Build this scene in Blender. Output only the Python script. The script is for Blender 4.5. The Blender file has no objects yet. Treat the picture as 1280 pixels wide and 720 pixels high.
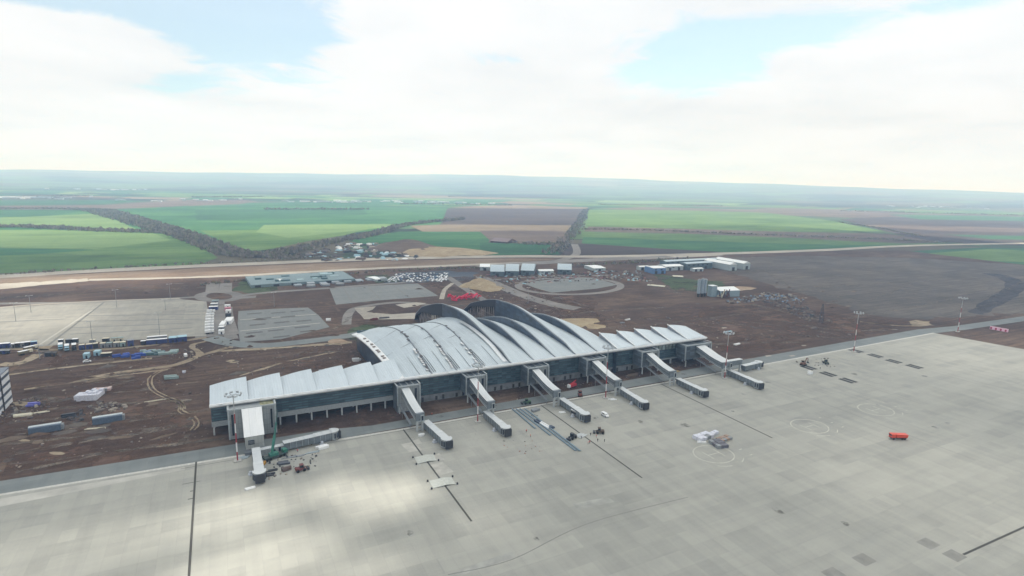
import bpy, bmesh, math, random
from mathutils import Vector, Matrix
random.seed(7)
R = math.radians
sc = bpy.context.scene
COL = sc.collection

# ------------------------------------------------------------------ survey: camera and ground coordinates
F = 715.0; H = 120.0
MX = [[0.892762559953868, 0.062340269515919026, -0.4461935704840432],
      [-0.449995292646242, 0.17151109553735816, -0.8764064015648209],
      [0.02189173681641599, 0.9832078289478058, 0.18117151253688588]]
def ray(px, py):
    d = (px-640.0, 360.0-py, -F)
    return [sum(MX[i][k]*d[k] for k in range(3)) for i in range(3)]
def G(px, py, z=0.0):
    w = ray(px, py); t = (z-H)/w[2]
    return (w[0]*t, w[1]*t)

# ------------------------------------------------------------------ materials
def lin(r, g, b):
    f = lambda c: (c/255/12.92) if c/255 <= 0.04045 else ((c/255+0.055)/1.055)**2.4
    return (f(r), f(g), f(b), 1)
MATS = {}
class NT:
    def __init__(s, name):
        s.m = bpy.data.materials.new(name); s.m.use_nodes = True
        s.t = s.m.node_tree; s.n = s.t.nodes; s.l = s.t.links
        s.b = s.n['Principled BSDF']; s.out = s.n['Material Output']
    def new(s, t, **k):
        n = s.n.new(t)
        for a, v in k.items(): setattr(n, a, v)
        return n
    def link(s, a, b): s.l.new(a, b)
    def coord(s, kind='Object', scale=(1,1,1), rot=0):
        tc = s.new('ShaderNodeTexCoord'); mp = s.new('ShaderNodeMapping')
        mp.inputs['Scale'].default_value = scale; mp.inputs['Rotation'].default_value = (0,0,rot)
        s.link(tc.outputs[kind], mp.inputs[0]); return mp.outputs[0]
    def noise(s, vec, scale, detail=4, rough=0.55, dist=0):
        n = s.new('ShaderNodeTexNoise'); n.inputs['Scale'].default_value = scale
        n.inputs['Detail'].default_value = detail; n.inputs['Roughness'].default_value = rough
        n.inputs['Distortion'].default_value = dist
        s.link(vec, n.inputs['Vector']); return n.outputs['Fac']
    def ramp(s, fac, stops, const=False):
        r = s.new('ShaderNodeValToRGB')
        if const: r.color_ramp.interpolation = 'CONSTANT'
        e = r.color_ramp.elements
        while len(e) < len(stops): e.new(0.5)
        for i, (p, c) in enumerate(stops):
            e[i].position = p; e[i].color = c if len(c) == 4 else tuple(c)+(1,)
        s.link(fac, r.inputs[0]); return r.outputs[0]
    def mix(s, fac, a, b, mode='MIX'):
        m = s.new('ShaderNodeMix', data_type='RGBA', blend_type=mode)
        for sock, v in ((m.inputs[0], fac), (m.inputs[6], a), (m.inputs[7], b)):
            if hasattr(v, 'is_output'): s.link(v, sock)
            else: sock.default_value = v
        return m.outputs[2]
    def math(s, op, a, b=0.0, clamp=False):
        m = s.new('ShaderNodeMath', operation=op, use_clamp=clamp)
        for sock, v in ((m.inputs[0], a), (m.inputs[1], b)):
            if hasattr(v, 'is_output'): s.link(v, sock)
            else: sock.default_value = v
        return m.outputs[0]
    def base(s, v):
        if hasattr(v, 'is_output'): s.link(v, s.b.inputs['Base Color'])
        else: s.b.inputs['Base Color'].default_value = v
    def set(s, rough=0.6, metal=0.0, spec=0.5):
        s.b.inputs['Roughness'].default_value = rough; s.b.inputs['Metallic'].default_value = metal
        s.b.inputs['Specular IOR Level'].default_value = spec
    def bump(s, h, strength=0.3, dist=0.1):
        b = s.new('ShaderNodeBump'); b.inputs['Strength'].default_value = strength
        b.inputs['Distance'].default_value = dist
        s.link(h, b.inputs['Height']); s.link(b.outputs[0], s.b.inputs['Normal'])

def plain(name, col, rough=0.6, metal=0.0, var=0.25, scale=1.5):
    """a solid colour worn unevenly"""
    if name in MATS: return MATS[name]
    t = NT(name); v = t.coord('Object')
    n = t.noise(v, scale, 5)
    dk = tuple(c*(1-var) for c in col[:3])+(1,); lt = tuple(min(1, c*(1+var*0.6)) for c in col[:3])+(1,)
    t.base(t.ramp(n, [(0.3, dk), (0.7, lt)])); t.set(rough, metal)
    MATS[name] = t.m; return t.m

def slabs(name, c0, c1, rough=0.85):
    """cast concrete bays: tints per bay, broad pours, joints, streaks"""
    t = NT(name); v = t.coord('Object')
    def brick(vec, w, h, mort, off=0.0):
        b = t.new('ShaderNodeTexBrick'); b.offset = off; b.offset_frequency = 2
        b.inputs['Scale'].default_value = 1; b.inputs['Brick Width'].default_value = w
        b.inputs['Row Height'].default_value = h; b.inputs['Mortar Size'].default_value = mort
        b.inputs['Mortar Smooth'].default_value = 0.3
        b.inputs['Color1'].default_value = (0,0,0,1); b.inputs['Color2'].default_value = (1,1,1,1)
        b.inputs['Mortar'].default_value = (0.5,0.5,0.5,1)
        t.link(vec, b.inputs['Vector']); return b
    big = brick(v, 34, 7.5, 0.0, 0.37); sm = brick(v, 5, 7.5, 0.035, 0.0)
    vs = t.coord('Object', (0.25, 0.016, 1)); vx = t.coord('Object', (0.012, 0.16, 1))
    strk = t.noise(vs, 1.0, 4); strx = t.noise(vx, 1.0, 5, 0.6); blotch = t.noise(v, 0.02, 6, 0.6); fine = t.noise(v, 0.9, 4)
    a = t.math('MULTIPLY', big.outputs['Color'], 0.15)
    a = t.math('ADD', a, t.math('MULTIPLY', sm.outputs['Color'], 0.13))
    a = t.math('ADD', a, t.math('MULTIPLY', strk, 0.34))
    a = t.math('ADD', a, t.math('MULTIPLY', strx, 0.46))
    a = t.math('ADD', a, t.math('MULTIPLY', blotch, 0.45))
    a = t.math('ADD', a, t.math('MULTIPLY', fine, 0.12))
    col = t.ramp(a, [(0.52, c0), (0.74, tuple((x+y)/2 for x, y in zip(c0, c1))), (0.98, c1)])
    j = t.math('MULTIPLY', sm.outputs['Fac'], 0.30)
    col = t.mix(j, col, (0.10,0.10,0.09,1))
    stain = t.ramp(t.noise(v, 0.07, 7, 0.7, 0.6), [(0.62, (0,0,0,1)), (0.75, (1,1,1,1))])
    col = t.mix(t.math('MULTIPLY', stain, 0.22), col, (0.16,0.15,0.13,1))
    t.base(col); t.set(rough, 0, 0.4); t.m['x'] = 1; return t.m

def soil(name, dark, mid, light, s=1.0, amt=0.5, alpha=None):
    t = NT(name); v = t.coord('Object'); ve = t.coord('Object', (0.35, 1.0, 1), R(14)); v2 = t.coord('Object', (1.0, 0.22, 1), R(-25))
    a = t.noise(v, 0.012*s, 8, 0.62, 0.4); b = t.noise(ve, 0.05*s, 7, 0.65, 0.8); c = t.noise(v, 0.35*s, 6, 0.7); d = t.noise(v2, 0.09*s, 5, 0.6, 1.2)
    f = t.math('ADD', t.math('MULTIPLY', a, 0.42), t.math('MULTIPLY', b, 0.30))
    e5 = t.noise(t.coord('Object', (0.012*s, 0.28*s, 1), R(3)), 1.0, 5, 0.6)
    f = t.math('ADD', f, t.math('MULTIPLY', c, 0.24)); f = t.math('ADD', t.math('MULTIPLY', f, 0.78), t.math('MULTIPLY', e5, 0.26))
    col = t.ramp(f, [(0.40, dark), (0.51, mid), (0.63, light)])
    tr = t.ramp(d, [(0.60, (0,0,0,1)), (0.68, (1,1,1,1))])
    col = t.mix(t.math('MULTIPLY', tr, amt), col, light)
    t.base(col); t.set(0.95, 0, 0.15); t.bump(c, 0.8, 0.6)
    if alpha is not None:
        n = t.noise(v, alpha[0], 6, 0.7); k = t.ramp(n, [(alpha[1], (0,0,0,1)), (alpha[2], (1,1,1,1))])
        t.link(k, t.b.inputs['Alpha'])
    return t.m

def crop(name, a, b, sx=0.0012, sy=0.02, rot=0.0):
    t = NT(name); v = t.coord('Object', (1,1,1), rot)
    n1 = t.noise(t.coord('Object', (sx*1.5, sy*0.5, 1), rot), 1.0, 6, 0.6); n2 = t.noise(v, 0.0045, 6, 0.6)
    f = t.math('ADD', t.math('MULTIPLY', n1, 0.55), t.math('MULTIPLY', n2, 0.45))
    rows = t.noise(t.coord('Object', (0.0008, 0.045, 1), rot+R(18)), 1.0, 6, 0.75); patchy = t.noise(v, 0.013, 5, 0.7, 0.8)
    f = t.math('ADD', t.math('MULTIPLY', f, 0.55), t.math('ADD', t.math('MULTIPLY', rows, 0.25), t.math('MULTIPLY', patchy, 0.20)))
    dk = tuple(x*0.6 for x in a[:3])+(1,)
    t.base(t.ramp(f, [(0.38, dk), (0.46, a), (0.58, b)])); t.set(0.95, 0, 0.1); return t.m

# ------------------------------------------------------------------ mesh builder
class MB:
    def __init__(s): s.v = []; s.f = []; s.mi = []; s.cur = 0
    def add(s, vs, fs):
        o = len(s.v); s.v += [tuple(q) for q in vs]
        for q in fs: s.f.append(tuple(i+o for i in q)); s.mi.append(s.cur)
        return s
    def box(s, x0, x1, y0, y1, z0, z1):
        return s.add([(x0,y0,z0),(x1,y0,z0),(x1,y1,z0),(x0,y1,z0),(x0,y0,z1),(x1,y0,z1),(x1,y1,z1),(x0,y1,z1)],
                     [(0,3,2,1),(4,5,6,7),(0,1,5,4),(1,2,6,5),(2,3,7,6),(3,0,4,7)])
    def cbox(s, cx, cy, z0, lx, ly, h, rot=0.0, taper=1.0):
        c, sn = math.cos(rot), math.sin(rot); vs = []
        for z, k in ((z0, 1.0), (z0+h, taper)):
            for sx, sy in ((-1,-1),(1,-1),(1,1),(-1,1)):
                x, y = sx*lx/2*k, sy*ly/2*k
                vs.append((cx+x*c-y*sn, cy+x*sn+y*c, z))
        return s.add(vs, [(0,3,2,1),(4,5,6,7),(0,1,5,4),(1,2,6,5),(2,3,7,6),(3,0,4,7)])
    def tube(s, a, b, r0, r1=None, n=10):
        r1 = r0 if r1 is None else r1
        a, b = Vector(a), Vector(b); d = (b-a).normalized()
        u = d.orthogonal().normalized(); w = d.cross(u); vs = []
        for p, r in ((a, r0), (b, r1)):
            for i in range(n):
                t = 2*math.pi*i/n; vs.append(p+u*(r*math.cos(t))+w*(r*math.sin(t)))
        return s.add(vs, [(i, (i+1) % n, n+(i+1) % n, n+i) for i in range(n)]+[tuple(range(n))[::-1], tuple(range(n, 2*n))])
    def bar(s, a, b, w, h):
        """rectangular bar from a to b, width w sideways, height h"""
        a, b = Vector(a), Vector(b); d = (b-a).normalized()
        u = d.cross(Vector((0,0,1)))
        if u.length < 1e-4: u = Vector((1,0,0))
        u.normalize(); n = u.cross(d).normalized(); vs = []
        for p in (a, b):
            for i, j in ((-1,-1),(1,-1),(1,1),(-1,1)): vs.append(p+u*(i*w/2)+n*(j*h/2))
        return s.add(vs, [(0,1,2,3),(7,6,5,4),(0,4,5,1),(1,5,6,2),(2,6,7,3),(3,7,4,0)])
    def prism(s, pts, z0, z1):
        n = len(pts)
        return s.add([(x,y,z0) for x, y in pts]+[(x,y,z1) for x, y in pts],
                     [tuple(range(n))[::-1], tuple(range(n, 2*n))]+[(i, (i+1) % n, n+(i+1) % n, n+i) for i in range(n)])
    def grid(s, rows, thick=0.0, under=None):
        """rows of points -> sheet (closed slab when thick)"""
        nr, nc = len(rows), len(rows[0]); vs = [p for r in rows for p in r]
        fs = [(i*nc+j, i*nc+j+1, (i+1)*nc+j+1, (i+1)*nc+j) for i in range(nr-1) for j in range(nc-1)]
        if thick:
            N = nr*nc; vs = vs+[(x,y,z-thick) for x, y, z in vs]
            fs = fs+[tuple(i+N for i in f[::-1]) for f in fs]
            for j in range(nc-1):
                fs.append((j, j+N, j+1+N, j+1)); k = (nr-1)*nc+j; fs.append((k, k+1, k+1+N, k+N))
            for i in range(nr-1):
                a, b = i*nc, (i+1)*nc; fs.append((a, b, b+N, a+N)); a, b = a+nc-1, b+nc-1; fs.append((a, a+N, b+N, b))
        s.add(vs, fs)
        if under is not None and thick:
            k = (nr-1)*(nc-1); n = len(s.mi)-len(fs)
            for i in range(n+k, n+2*k): s.mi[i] = under
        return s
    def build(s, name, mats, parent=None, loc=(0,0,0), rot=0.0, smooth=False):
        me = bpy.data.meshes.new(name); me.from_pydata(s.v, [], s.f)
        if not isinstance(mats, (list, tuple)): mats = [mats]
        for m in mats: me.materials.append(m)
        if any(s.mi): me.polygons.foreach_set('material_index', s.mi)
        if smooth: me.polygons.foreach_set('use_smooth', [True]*len(s.f))
        me.update(); o = bpy.data.objects.new(name, me); COL.objects.link(o)
        o.location = loc; o.rotation_euler = (0,0,rot)
        if parent: o.parent = parent
        return o
def tag(o, label=None, cat=None, group=None, kind=None):
    for k, v in (('label', label), ('category', cat), ('group', group), ('kind', kind)):
        if v: o[k] = v
    return o
def empty(name, loc, rot=0.0, **k):
    o = bpy.data.objects.new(name, None); COL.objects.link(o); o.location = loc; o.rotation_euler = (0,0,rot)
    o.empty_display_size = 1; return tag(o, **k)
KIDS = {}
def copy_tree(o, loc=None, rot=None, parent=None):
    c = o.copy(); COL.objects.link(c)
    if parent: c.parent = parent
    if loc is not None: c.location = loc
    if rot is not None: c.rotation_euler = (0,0,rot)
    for ch in list(o.children): copy_tree(ch, parent=c)
    return c

# jittered outline in ground coordinates
def outline(pts, jit, step):
    out = []; n = len(pts)
    for i in range(n):
        a, b = pts[i], pts[(i+1) % n]; L = math.hypot(b[0]-a[0], b[1]-a[1]); k = max(1, min(60, int(L/step)))
        for j in range(k):
            t = j/k; e = jit if (jit and j) else 0
            out.append((a[0]+(b[0]-a[0])*t+random.gauss(0, 1)*e, a[1]+(b[1]-a[1])*t+random.gauss(0, 1)*e))
    return out
def patch(name, px, mat, z, jit=0.0, step=8, world=False):
    pts = px if world else [G(*p) for p in px]
    if jit: pts = outline(pts, jit, step)
    bm = bmesh.new(); vs = [bm.verts.new((x, y, z)) for x, y in pts]; f = bm.faces.new(vs)
    bmesh.ops.triangulate(bm, faces=[f])
    for f in bm.faces:
        if f.normal.z < 0: f.normal_flip()
    me = bpy.data.meshes.new(name); bm.to_mesh(me); bm.free(); me.materials.append(mat)
    o = bpy.data.objects.new(name, me); COL.objects.link(o); o['kind'] = 'structure'; return o
def smoothline(pts, k=6):
    out = []
    for i in range(len(pts)-1):
        p0 = pts[max(0, i-1)]; p1 = pts[i]; p2 = pts[i+1]; p3 = pts[min(len(pts)-1, i+2)]
        for j in range(k):
            t = j/k
            out.append(tuple(0.5*((2*p1[d])+(-p0[d]+p2[d])*t+(2*p0[d]-5*p1[d]+4*p2[d]-p3[d])*t*t+(-p0[d]+3*p1[d]-3*p2[d]+p3[d])*t**3) for d in (0,1)))
    out.append(pts[-1]); return out
def ribbon(name, px, mat, z, w, jit=0.0, world=False, smooth=True, mb=None):
    pts = px if world else [G(*p) for p in px]
    if smooth and len(pts) > 2: pts = smoothline(pts)
    rows = []
    for i, p in enumerate(pts):
        a = pts[max(0, i-1)]; b = pts[min(len(pts)-1, i+1)]
        d = Vector((b[0]-a[0], b[1]-a[1])).normalized(); n = Vector((-d.y, d.x))
        h = (w[0]+(w[1]-w[0])*i/(len(pts)-1) if isinstance(w, tuple) else w)/2
        l, r = h+random.gauss(0, 1)*jit, h+random.gauss(0, 1)*jit
        rows.append([(p[0]-n.x*r, p[1]-n.y*r, z), (p[0]+n.x*l, p[1]+n.y*l, z)])
    m = mb or MB(); m.grid([[q[1], q[0]] for q in rows])
    if mb: return
    o = m.build(name, mat); o['kind'] = 'structure'; return o

# ------------------------------------------------------------------ camera
cam = bpy.data.cameras.new('camera'); co = bpy.data.objects.new('camera', cam); COL.objects.link(co)
M3 = Matrix(MX)
co.matrix_world = Matrix.Translation((0,0,H)) @ M3.to_4x4()
cam.sensor_width = 36; cam.lens = F*36/1280; cam.clip_start = 1; cam.clip_end = 120000
sc.camera = co

# ------------------------------------------------------------------ world, sun
SUN_EL = R(56); sdx, sdy = 0.83, 0.55
k = math.cos(SUN_EL)/math.hypot(sdx, sdy)
S = Vector((sdx*k, sdy*k, math.sin(SUN_EL)))
w = bpy.data.worlds.new('World'); sc.world = w; w.use_nodes = True
t = w.node_tree; n = t.nodes; l = t.links; n.clear()
sky = n.new('ShaderNodeTexSky'); sky.sky_type = 'NISHITA'; sky.sun_disc = False
sky.sun_elevation = SUN_EL; sky.sun_rotation = math.atan2(S.x, S.y)
sky.air_density = 1.0; sky.dust_density = 0.4; sky.ozone_density = 1.0; sky.altitude = 100
bg1 = n.new('ShaderNodeBackground'); bg1.inputs[1].default_value = 0.15; tn = n.new('ShaderNodeMix'); tn.data_type = 'RGBA'; tn.blend_type = 'MULTIPLY'; tn.inputs[0].default_value = 1; tn.inputs[7].default_value = (1.0,1.16,1.06,1); l.new(sky.outputs[0], tn.inputs[6]); l.new(tn.outputs[2], bg1.inputs[0])
bg2 = n.new('ShaderNodeBackground'); bg2.inputs[1].default_value = 1.0
mx = n.new('ShaderNodeMixShader'); out = n.new('ShaderNodeOutputWorld')
tc = n.new('ShaderNodeTexCoord'); sp = n.new('ShaderNodeSeparateXYZ'); l.new(tc.outputs['Generated'], sp.inputs[0])
def wm(op, a, b=0.0, clamp=False):
    m = n.new('ShaderNodeMath'); m.operation = op; m.use_clamp = clamp
    for sk, v in ((m.inputs[0], a), (m.inputs[1], b)):
        if hasattr(v, 'is_output'): l.new(v, sk)
        else: sk.default_value = v
    return m.outputs[0]
zz = wm('MAXIMUM', sp.outputs[2], 0.0)
den = wm('ADD', zz, 0.09)
cv = n.new('ShaderNodeCombineXYZ'); l.new(wm('DIVIDE', sp.outputs[0], den), cv.inputs[0]); l.new(wm('DIVIDE', sp.outputs[1], den), cv.inputs[1])
def wnoise(scale, det, rough, dist=0.0, off=0.0):
    q = n.new('ShaderNodeTexNoise'); q.inputs['Scale'].default_value = scale; q.inputs['Detail'].default_value = det
    q.inputs['Roughness'].default_value = rough; q.inputs['Distortion'].default_value = dist
    ad = n.new('ShaderNodeVectorMath'); ad.operation = 'ADD'; ad.inputs[1].default_value = (off, off*0.7, 0)
    l.new(cv.outputs[0], ad.inputs[0]); l.new(ad.outputs[0], q.inputs['Vector']); return q.outputs['Fac']
big = wnoise(0.55, 7, 0.52, 0.3, 3.1); det = wnoise(2.2, 9, 0.62, 0.6, 11.0)
cov = wm('ADD', wm('MULTIPLY', big, 0.40), wm('MULTIPLY', det, 0.60))
# gaps of blue: directions of the clear patches (azimuth in the ground plane, height)
az = wm('ARCTAN2', sp.outputs[0], sp.outputs[1]); el = wm('ARCSINE', sp.outputs[2])
def gap(px, py, sa, se, amt):
    r_ = Vector(ray(px, py)).normalized(); a0 = math.atan2(r_.x, r_.y); e0 = math.asin(r_.z)
    da = wm('DIVIDE', wm('SUBTRACT', az, a0), sa); de = wm('DIVIDE', wm('SUBTRACT', el, e0), se)
    q = wm('ADD', wm('MULTIPLY', da, da), wm('MULTIPLY', de, de))
    return wm('MULTIPLY', wm('EXPONENT', wm('MULTIPLY', q, -1.0)), amt)
g_ = None
for a in ((290,45,0.12,0.06,0.42), (215,112,0.08,0.022,0.26), (60,-4,0.26,0.022,0.34), (330,14,0.10,0.05,0.28), (110,62,0.085,0.026,-0.34), (20,60,0.10,0.03,-0.2), (870,72,0.11,0.05,0.48), (1000,36,0.14,0.026,0.40), (1210,0,0.10,0.015,0.15), (630,72,0.09,0.012,0.10)):
    q = gap(*a); g_ = q if g_ is None else wm('ADD', g_, q)
cov2 = wm('SUBTRACT', wm('ADD', cov, 0.14), g_)
cr = n.new('ShaderNodeMapRange'); cr.inputs['From Min'].default_value = 0.35; cr.inputs['From Max'].default_value = 0.53
cr.interpolation_type = 'SMOOTHSTEP'; l.new(cov2, cr.inputs[0])
# cloud tone: a little greyer where the cloud is thick
tr = n.new('ShaderNodeValToRGB'); tr.color_ramp.elements[0].position = 0.42; tr.color_ramp.elements[0].color = (0.955,0.98,1.0,1)
tr.color_ramp.elements[1].position = 0.80; tr.color_ramp.elements[1].color = (0.80,0.845,0.875,1); l.new(wnoise(0.9, 6, 0.55, 0.2, 21.0), tr.inputs[0])
l.new(tr.outputs[0], bg2.inputs[0])
l.new(wm('ADD', wm('MULTIPLY', cr.outputs[0], 0.58), 0.40), mx.inputs[0]); l.new(bg1.outputs[0], mx.inputs[1]); l.new(bg2.outputs[0], mx.inputs[2])
l.new(mx.outputs[0], out.inputs[0])
CLOUD_BG = bg2
bg2.inputs[1].default_value = 1.08

sl = bpy.data.lights.new('sun', 'SUN'); so = bpy.data.objects.new('sun', sl); COL.objects.link(so)
sl.energy = 5.0; sl.angle = R(0.53); sl.color = (1.0, 0.955, 0.87)
so.rotation_euler = S.to_track_quat('Z', 'Y').to_euler(); so.location = (0,0,600)
sc.view_settings.view_transform = 'Standard'; sc.view_settings.look = 'None'
sc.view_settings.exposure = 0.0; sc.view_settings.gamma = 1.0
sc.cycles.max_bounces = 6; sc.cycles.diffuse_bounces = 3; sc.cycles.glossy_bounces = 3
sc.cycles.transparent_max_bounces = 12; sc.cycles.volume_bounces = 2; sc.cycles.caustics_reflective = False
sc.cycles.use_denoising = True

# ------------------------------------------------------------------ overhead cloud bank that shades the airfield
def cloud_bank():
    ALT = 1350.0; cx, cy = S.x/S.z*ALT+250, S.y/S.z*ALT+700
    t = NT('cloud_vapour'); ge = t.new('ShaderNodeNewGeometry'); s3 = t.new('ShaderNodeSeparateXYZ'); t.link(ge.outputs['Position'], s3.inputs[0])
    gx = t.math('SUBTRACT', s3.outputs[0], t.math('MULTIPLY', s3.outputs[2], S.x/S.z))
    gy = t.math('SUBTRACT', s3.outputs[1], t.math('MULTIPLY', s3.outputs[2], S.y/S.z))
    cb = t.new('ShaderNodeCombineXYZ'); t.link(gx, cb.inputs[0]); t.link(gy, cb.inputs[1])
    wob = t.noise(cb.outputs[0], 0.025, 5, 0.6); wob2 = t.noise(cb.outputs[0], 0.004, 4, 0.55)
    thin = None
    for px, py, sx, sy, a, kx in HOLES:
        x0, y0 = G(px, py)
        dx = t.math('DIVIDE', t.math('SUBTRACT', gx, x0), sx); dy = t.math('DIVIDE', t.math('SUBTRACT', gy, y0), sy)
        q = t.math('ADD', t.math('MULTIPLY', dx, dx), t.math('MULTIPLY', dy, dy))
        q = t.math('ADD', q, t.math('MULTIPLY', t.math('SUBTRACT', wob, 0.5), kx))
        h = t.math('MULTIPLY', t.math('MINIMUM', t.math('MULTIPLY', t.math('EXPONENT', t.math('MULTIPLY', q, -1.2)), 1.6), 1.0), a)
        thin = h if thin is None else t.math('MAXIMUM', thin, h)
    far = t.new('ShaderNodeMapRange'); far.inputs[1].default_value = 900; far.inputs[2].default_value = 1500
    far.inputs[3].default_value = 0; far.inputs[4].default_value = 0.8; t.link(gy, far.inputs[0])
    dens = t.math('ADD', 0.76, t.math('MULTIPLY', t.math('SUBTRACT', wob2, 0.5), 0.40))
    dens = t.math('SUBTRACT', dens, t.math('MAXIMUM', thin, far.outputs[0]), clamp=True)
    tp = t.new('ShaderNodeBsdfTransparent'); tl = t.new('ShaderNodeBsdfTranslucent'); df = t.new('ShaderNodeBsdfDiffuse')
    tl.inputs[0].default_value = (0.95,0.96,0.98,1); df.inputs[0].default_value = (0.9,0.9,0.92,1)
    m1 = t.new('ShaderNodeMixShader'); m1.inputs[0].default_value = 0.35; t.link(tl.outputs[0], m1.inputs[1]); t.link(df.outputs[0], m1.inputs[2])
    m2 = t.new('ShaderNodeMixShader'); t.link(dens, m2.inputs[0]); t.link(tp.outputs[0], m2.inputs[1]); t.link(m1.outputs[0], m2.inputs[2])
    t.link(m2.outputs[0], t.out.inputs['Surface'])
    N = 44; RX, RY = 1500, 1500; mb = MB()
    def hgt(x, y, s_):
        r = math.hypot(x/RX, y/RY); e = max(0.0, 1-r**4)**0.5
        b = math.sin(x*0.011+1.3*s_)*math.cos(y*0.009+s_)*0.5+math.sin(x*0.031+y*0.017+s_*2)*0.25+math.sin(y*0.043-x*0.021)*0.2
        return e*(70+40*b) if s_ > 0 else -e*(30+14*b)
    top, bot = [], []
    for i in range(N+1):
        tr_, br_ = [], []
        for j in range(N+1):
            u, v = -1+2*i/N, -1+2*j/N
            x, y = u*math.sqrt(1-v*v/2)*RX, v*math.sqrt(1-u*u/2)*RY
            tr_.append((cx+x, cy+y, ALT+hgt(x, y, 1))); br_.append((cx+x, cy+y, ALT-0.5+hgt(x, y, -1)))
        top.append(tr_); bot.append(br_[::-1])
    mb.grid(top); mb.grid(bot)
    o = mb.build('cloud', t.m, smooth=True)
    tag(o, 'broad thin grey cloud passing over the airfield above the camera', 'cloud', kind='stuff')
HOLES = [(478,620,17,13,0.95,1.8), (418,612,13,9,0.9,1.8), (295,645,17,13,0.9,1.8), (318,705,25,15,0.95,1.8), (205,665,14,12,0.6,1.8), (455,712,15,9,0.55,1.6), (70,690,44,20,0.42,1.6),
         (10,400,72,95,0.62,1.2), (100,352,260,60,0.7,0.8), (600,650,14,12,0.28,1.2), (1180,600,60,60,0.25,1.0), (1240,440,90,60,0.3,1.0)]
cloud_bank()

# ------------------------------------------------------------------ haze
hz = MB().box(-31000, 31000, -31000, 31000, -2.5, 330).build('haze', None) if False else None
tm = bpy.data.materials.new('haze_air'); tm.use_nodes = True; nn = tm.node_tree.nodes; nn.clear()
pv = nn.new('ShaderNodeVolumePrincipled'); mo = nn.new('ShaderNodeOutputMaterial'); tm.node_tree.links.new(pv.outputs[0], mo.inputs['Volume'])
HAZE_D = 1.95e-4
pv.inputs['Absorption Color'].default_value = (1,1,1,1); pv.inputs['Color'].default_value = (0.40, 0.64, 1.0, 1); pv.inputs['Density'].default_value = HAZE_D; pv.inputs['Anisotropy'].default_value = 0.1
hz = MB().box(-31000, 31000, -31000, 31000, -3, 345).build('haze', tm); hz['kind'] = 'stuff'
tag(hz, 'pale blue haze thickening over the distant fields', 'haze')

# ------------------------------------------------------------------ terrain
def bearing_lift():
    out = []
    for px, d in ((0,1.5),(160,3.0),(320,4.1),(480,6.4),(620,8.8),(780,7.4),(920,5.2),(1100,3.0),(1280,1.0)):
        r = ray(px, 214+28.5*px/1280); out.append((math.atan2(r[0], r[1]), d))
    return out
BL = sorted(bearing_lift())
def lift(a):
    if a <= BL[0][0]: return max(0.0, BL[0][1]-(BL[0][0]-a)*3)
    if a >= BL[-1][0]: return max(0.0, BL[-1][1]-(a-BL[-1][0])*3)
    for (a0, d0), (a1, d1) in zip(BL, BL[1:]):
        if a0 <= a <= a1:
            t = (a-a0)/(a1-a0); return d0+(d1-d0)*t
def tz(x, y):
    d = math.hypot(x, y)
    if d < 5500: return 0.0
    a = math.atan2(x, y); t = min(1, (d-5500)/8500); t = t*t*(3-2*t)
    top = 120+19.6*lift(a)+6*math.sin(a*23)+4*math.sin(a*57+1)
    return top*t*(0.93+0.07*min(1, d/14000))
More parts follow.
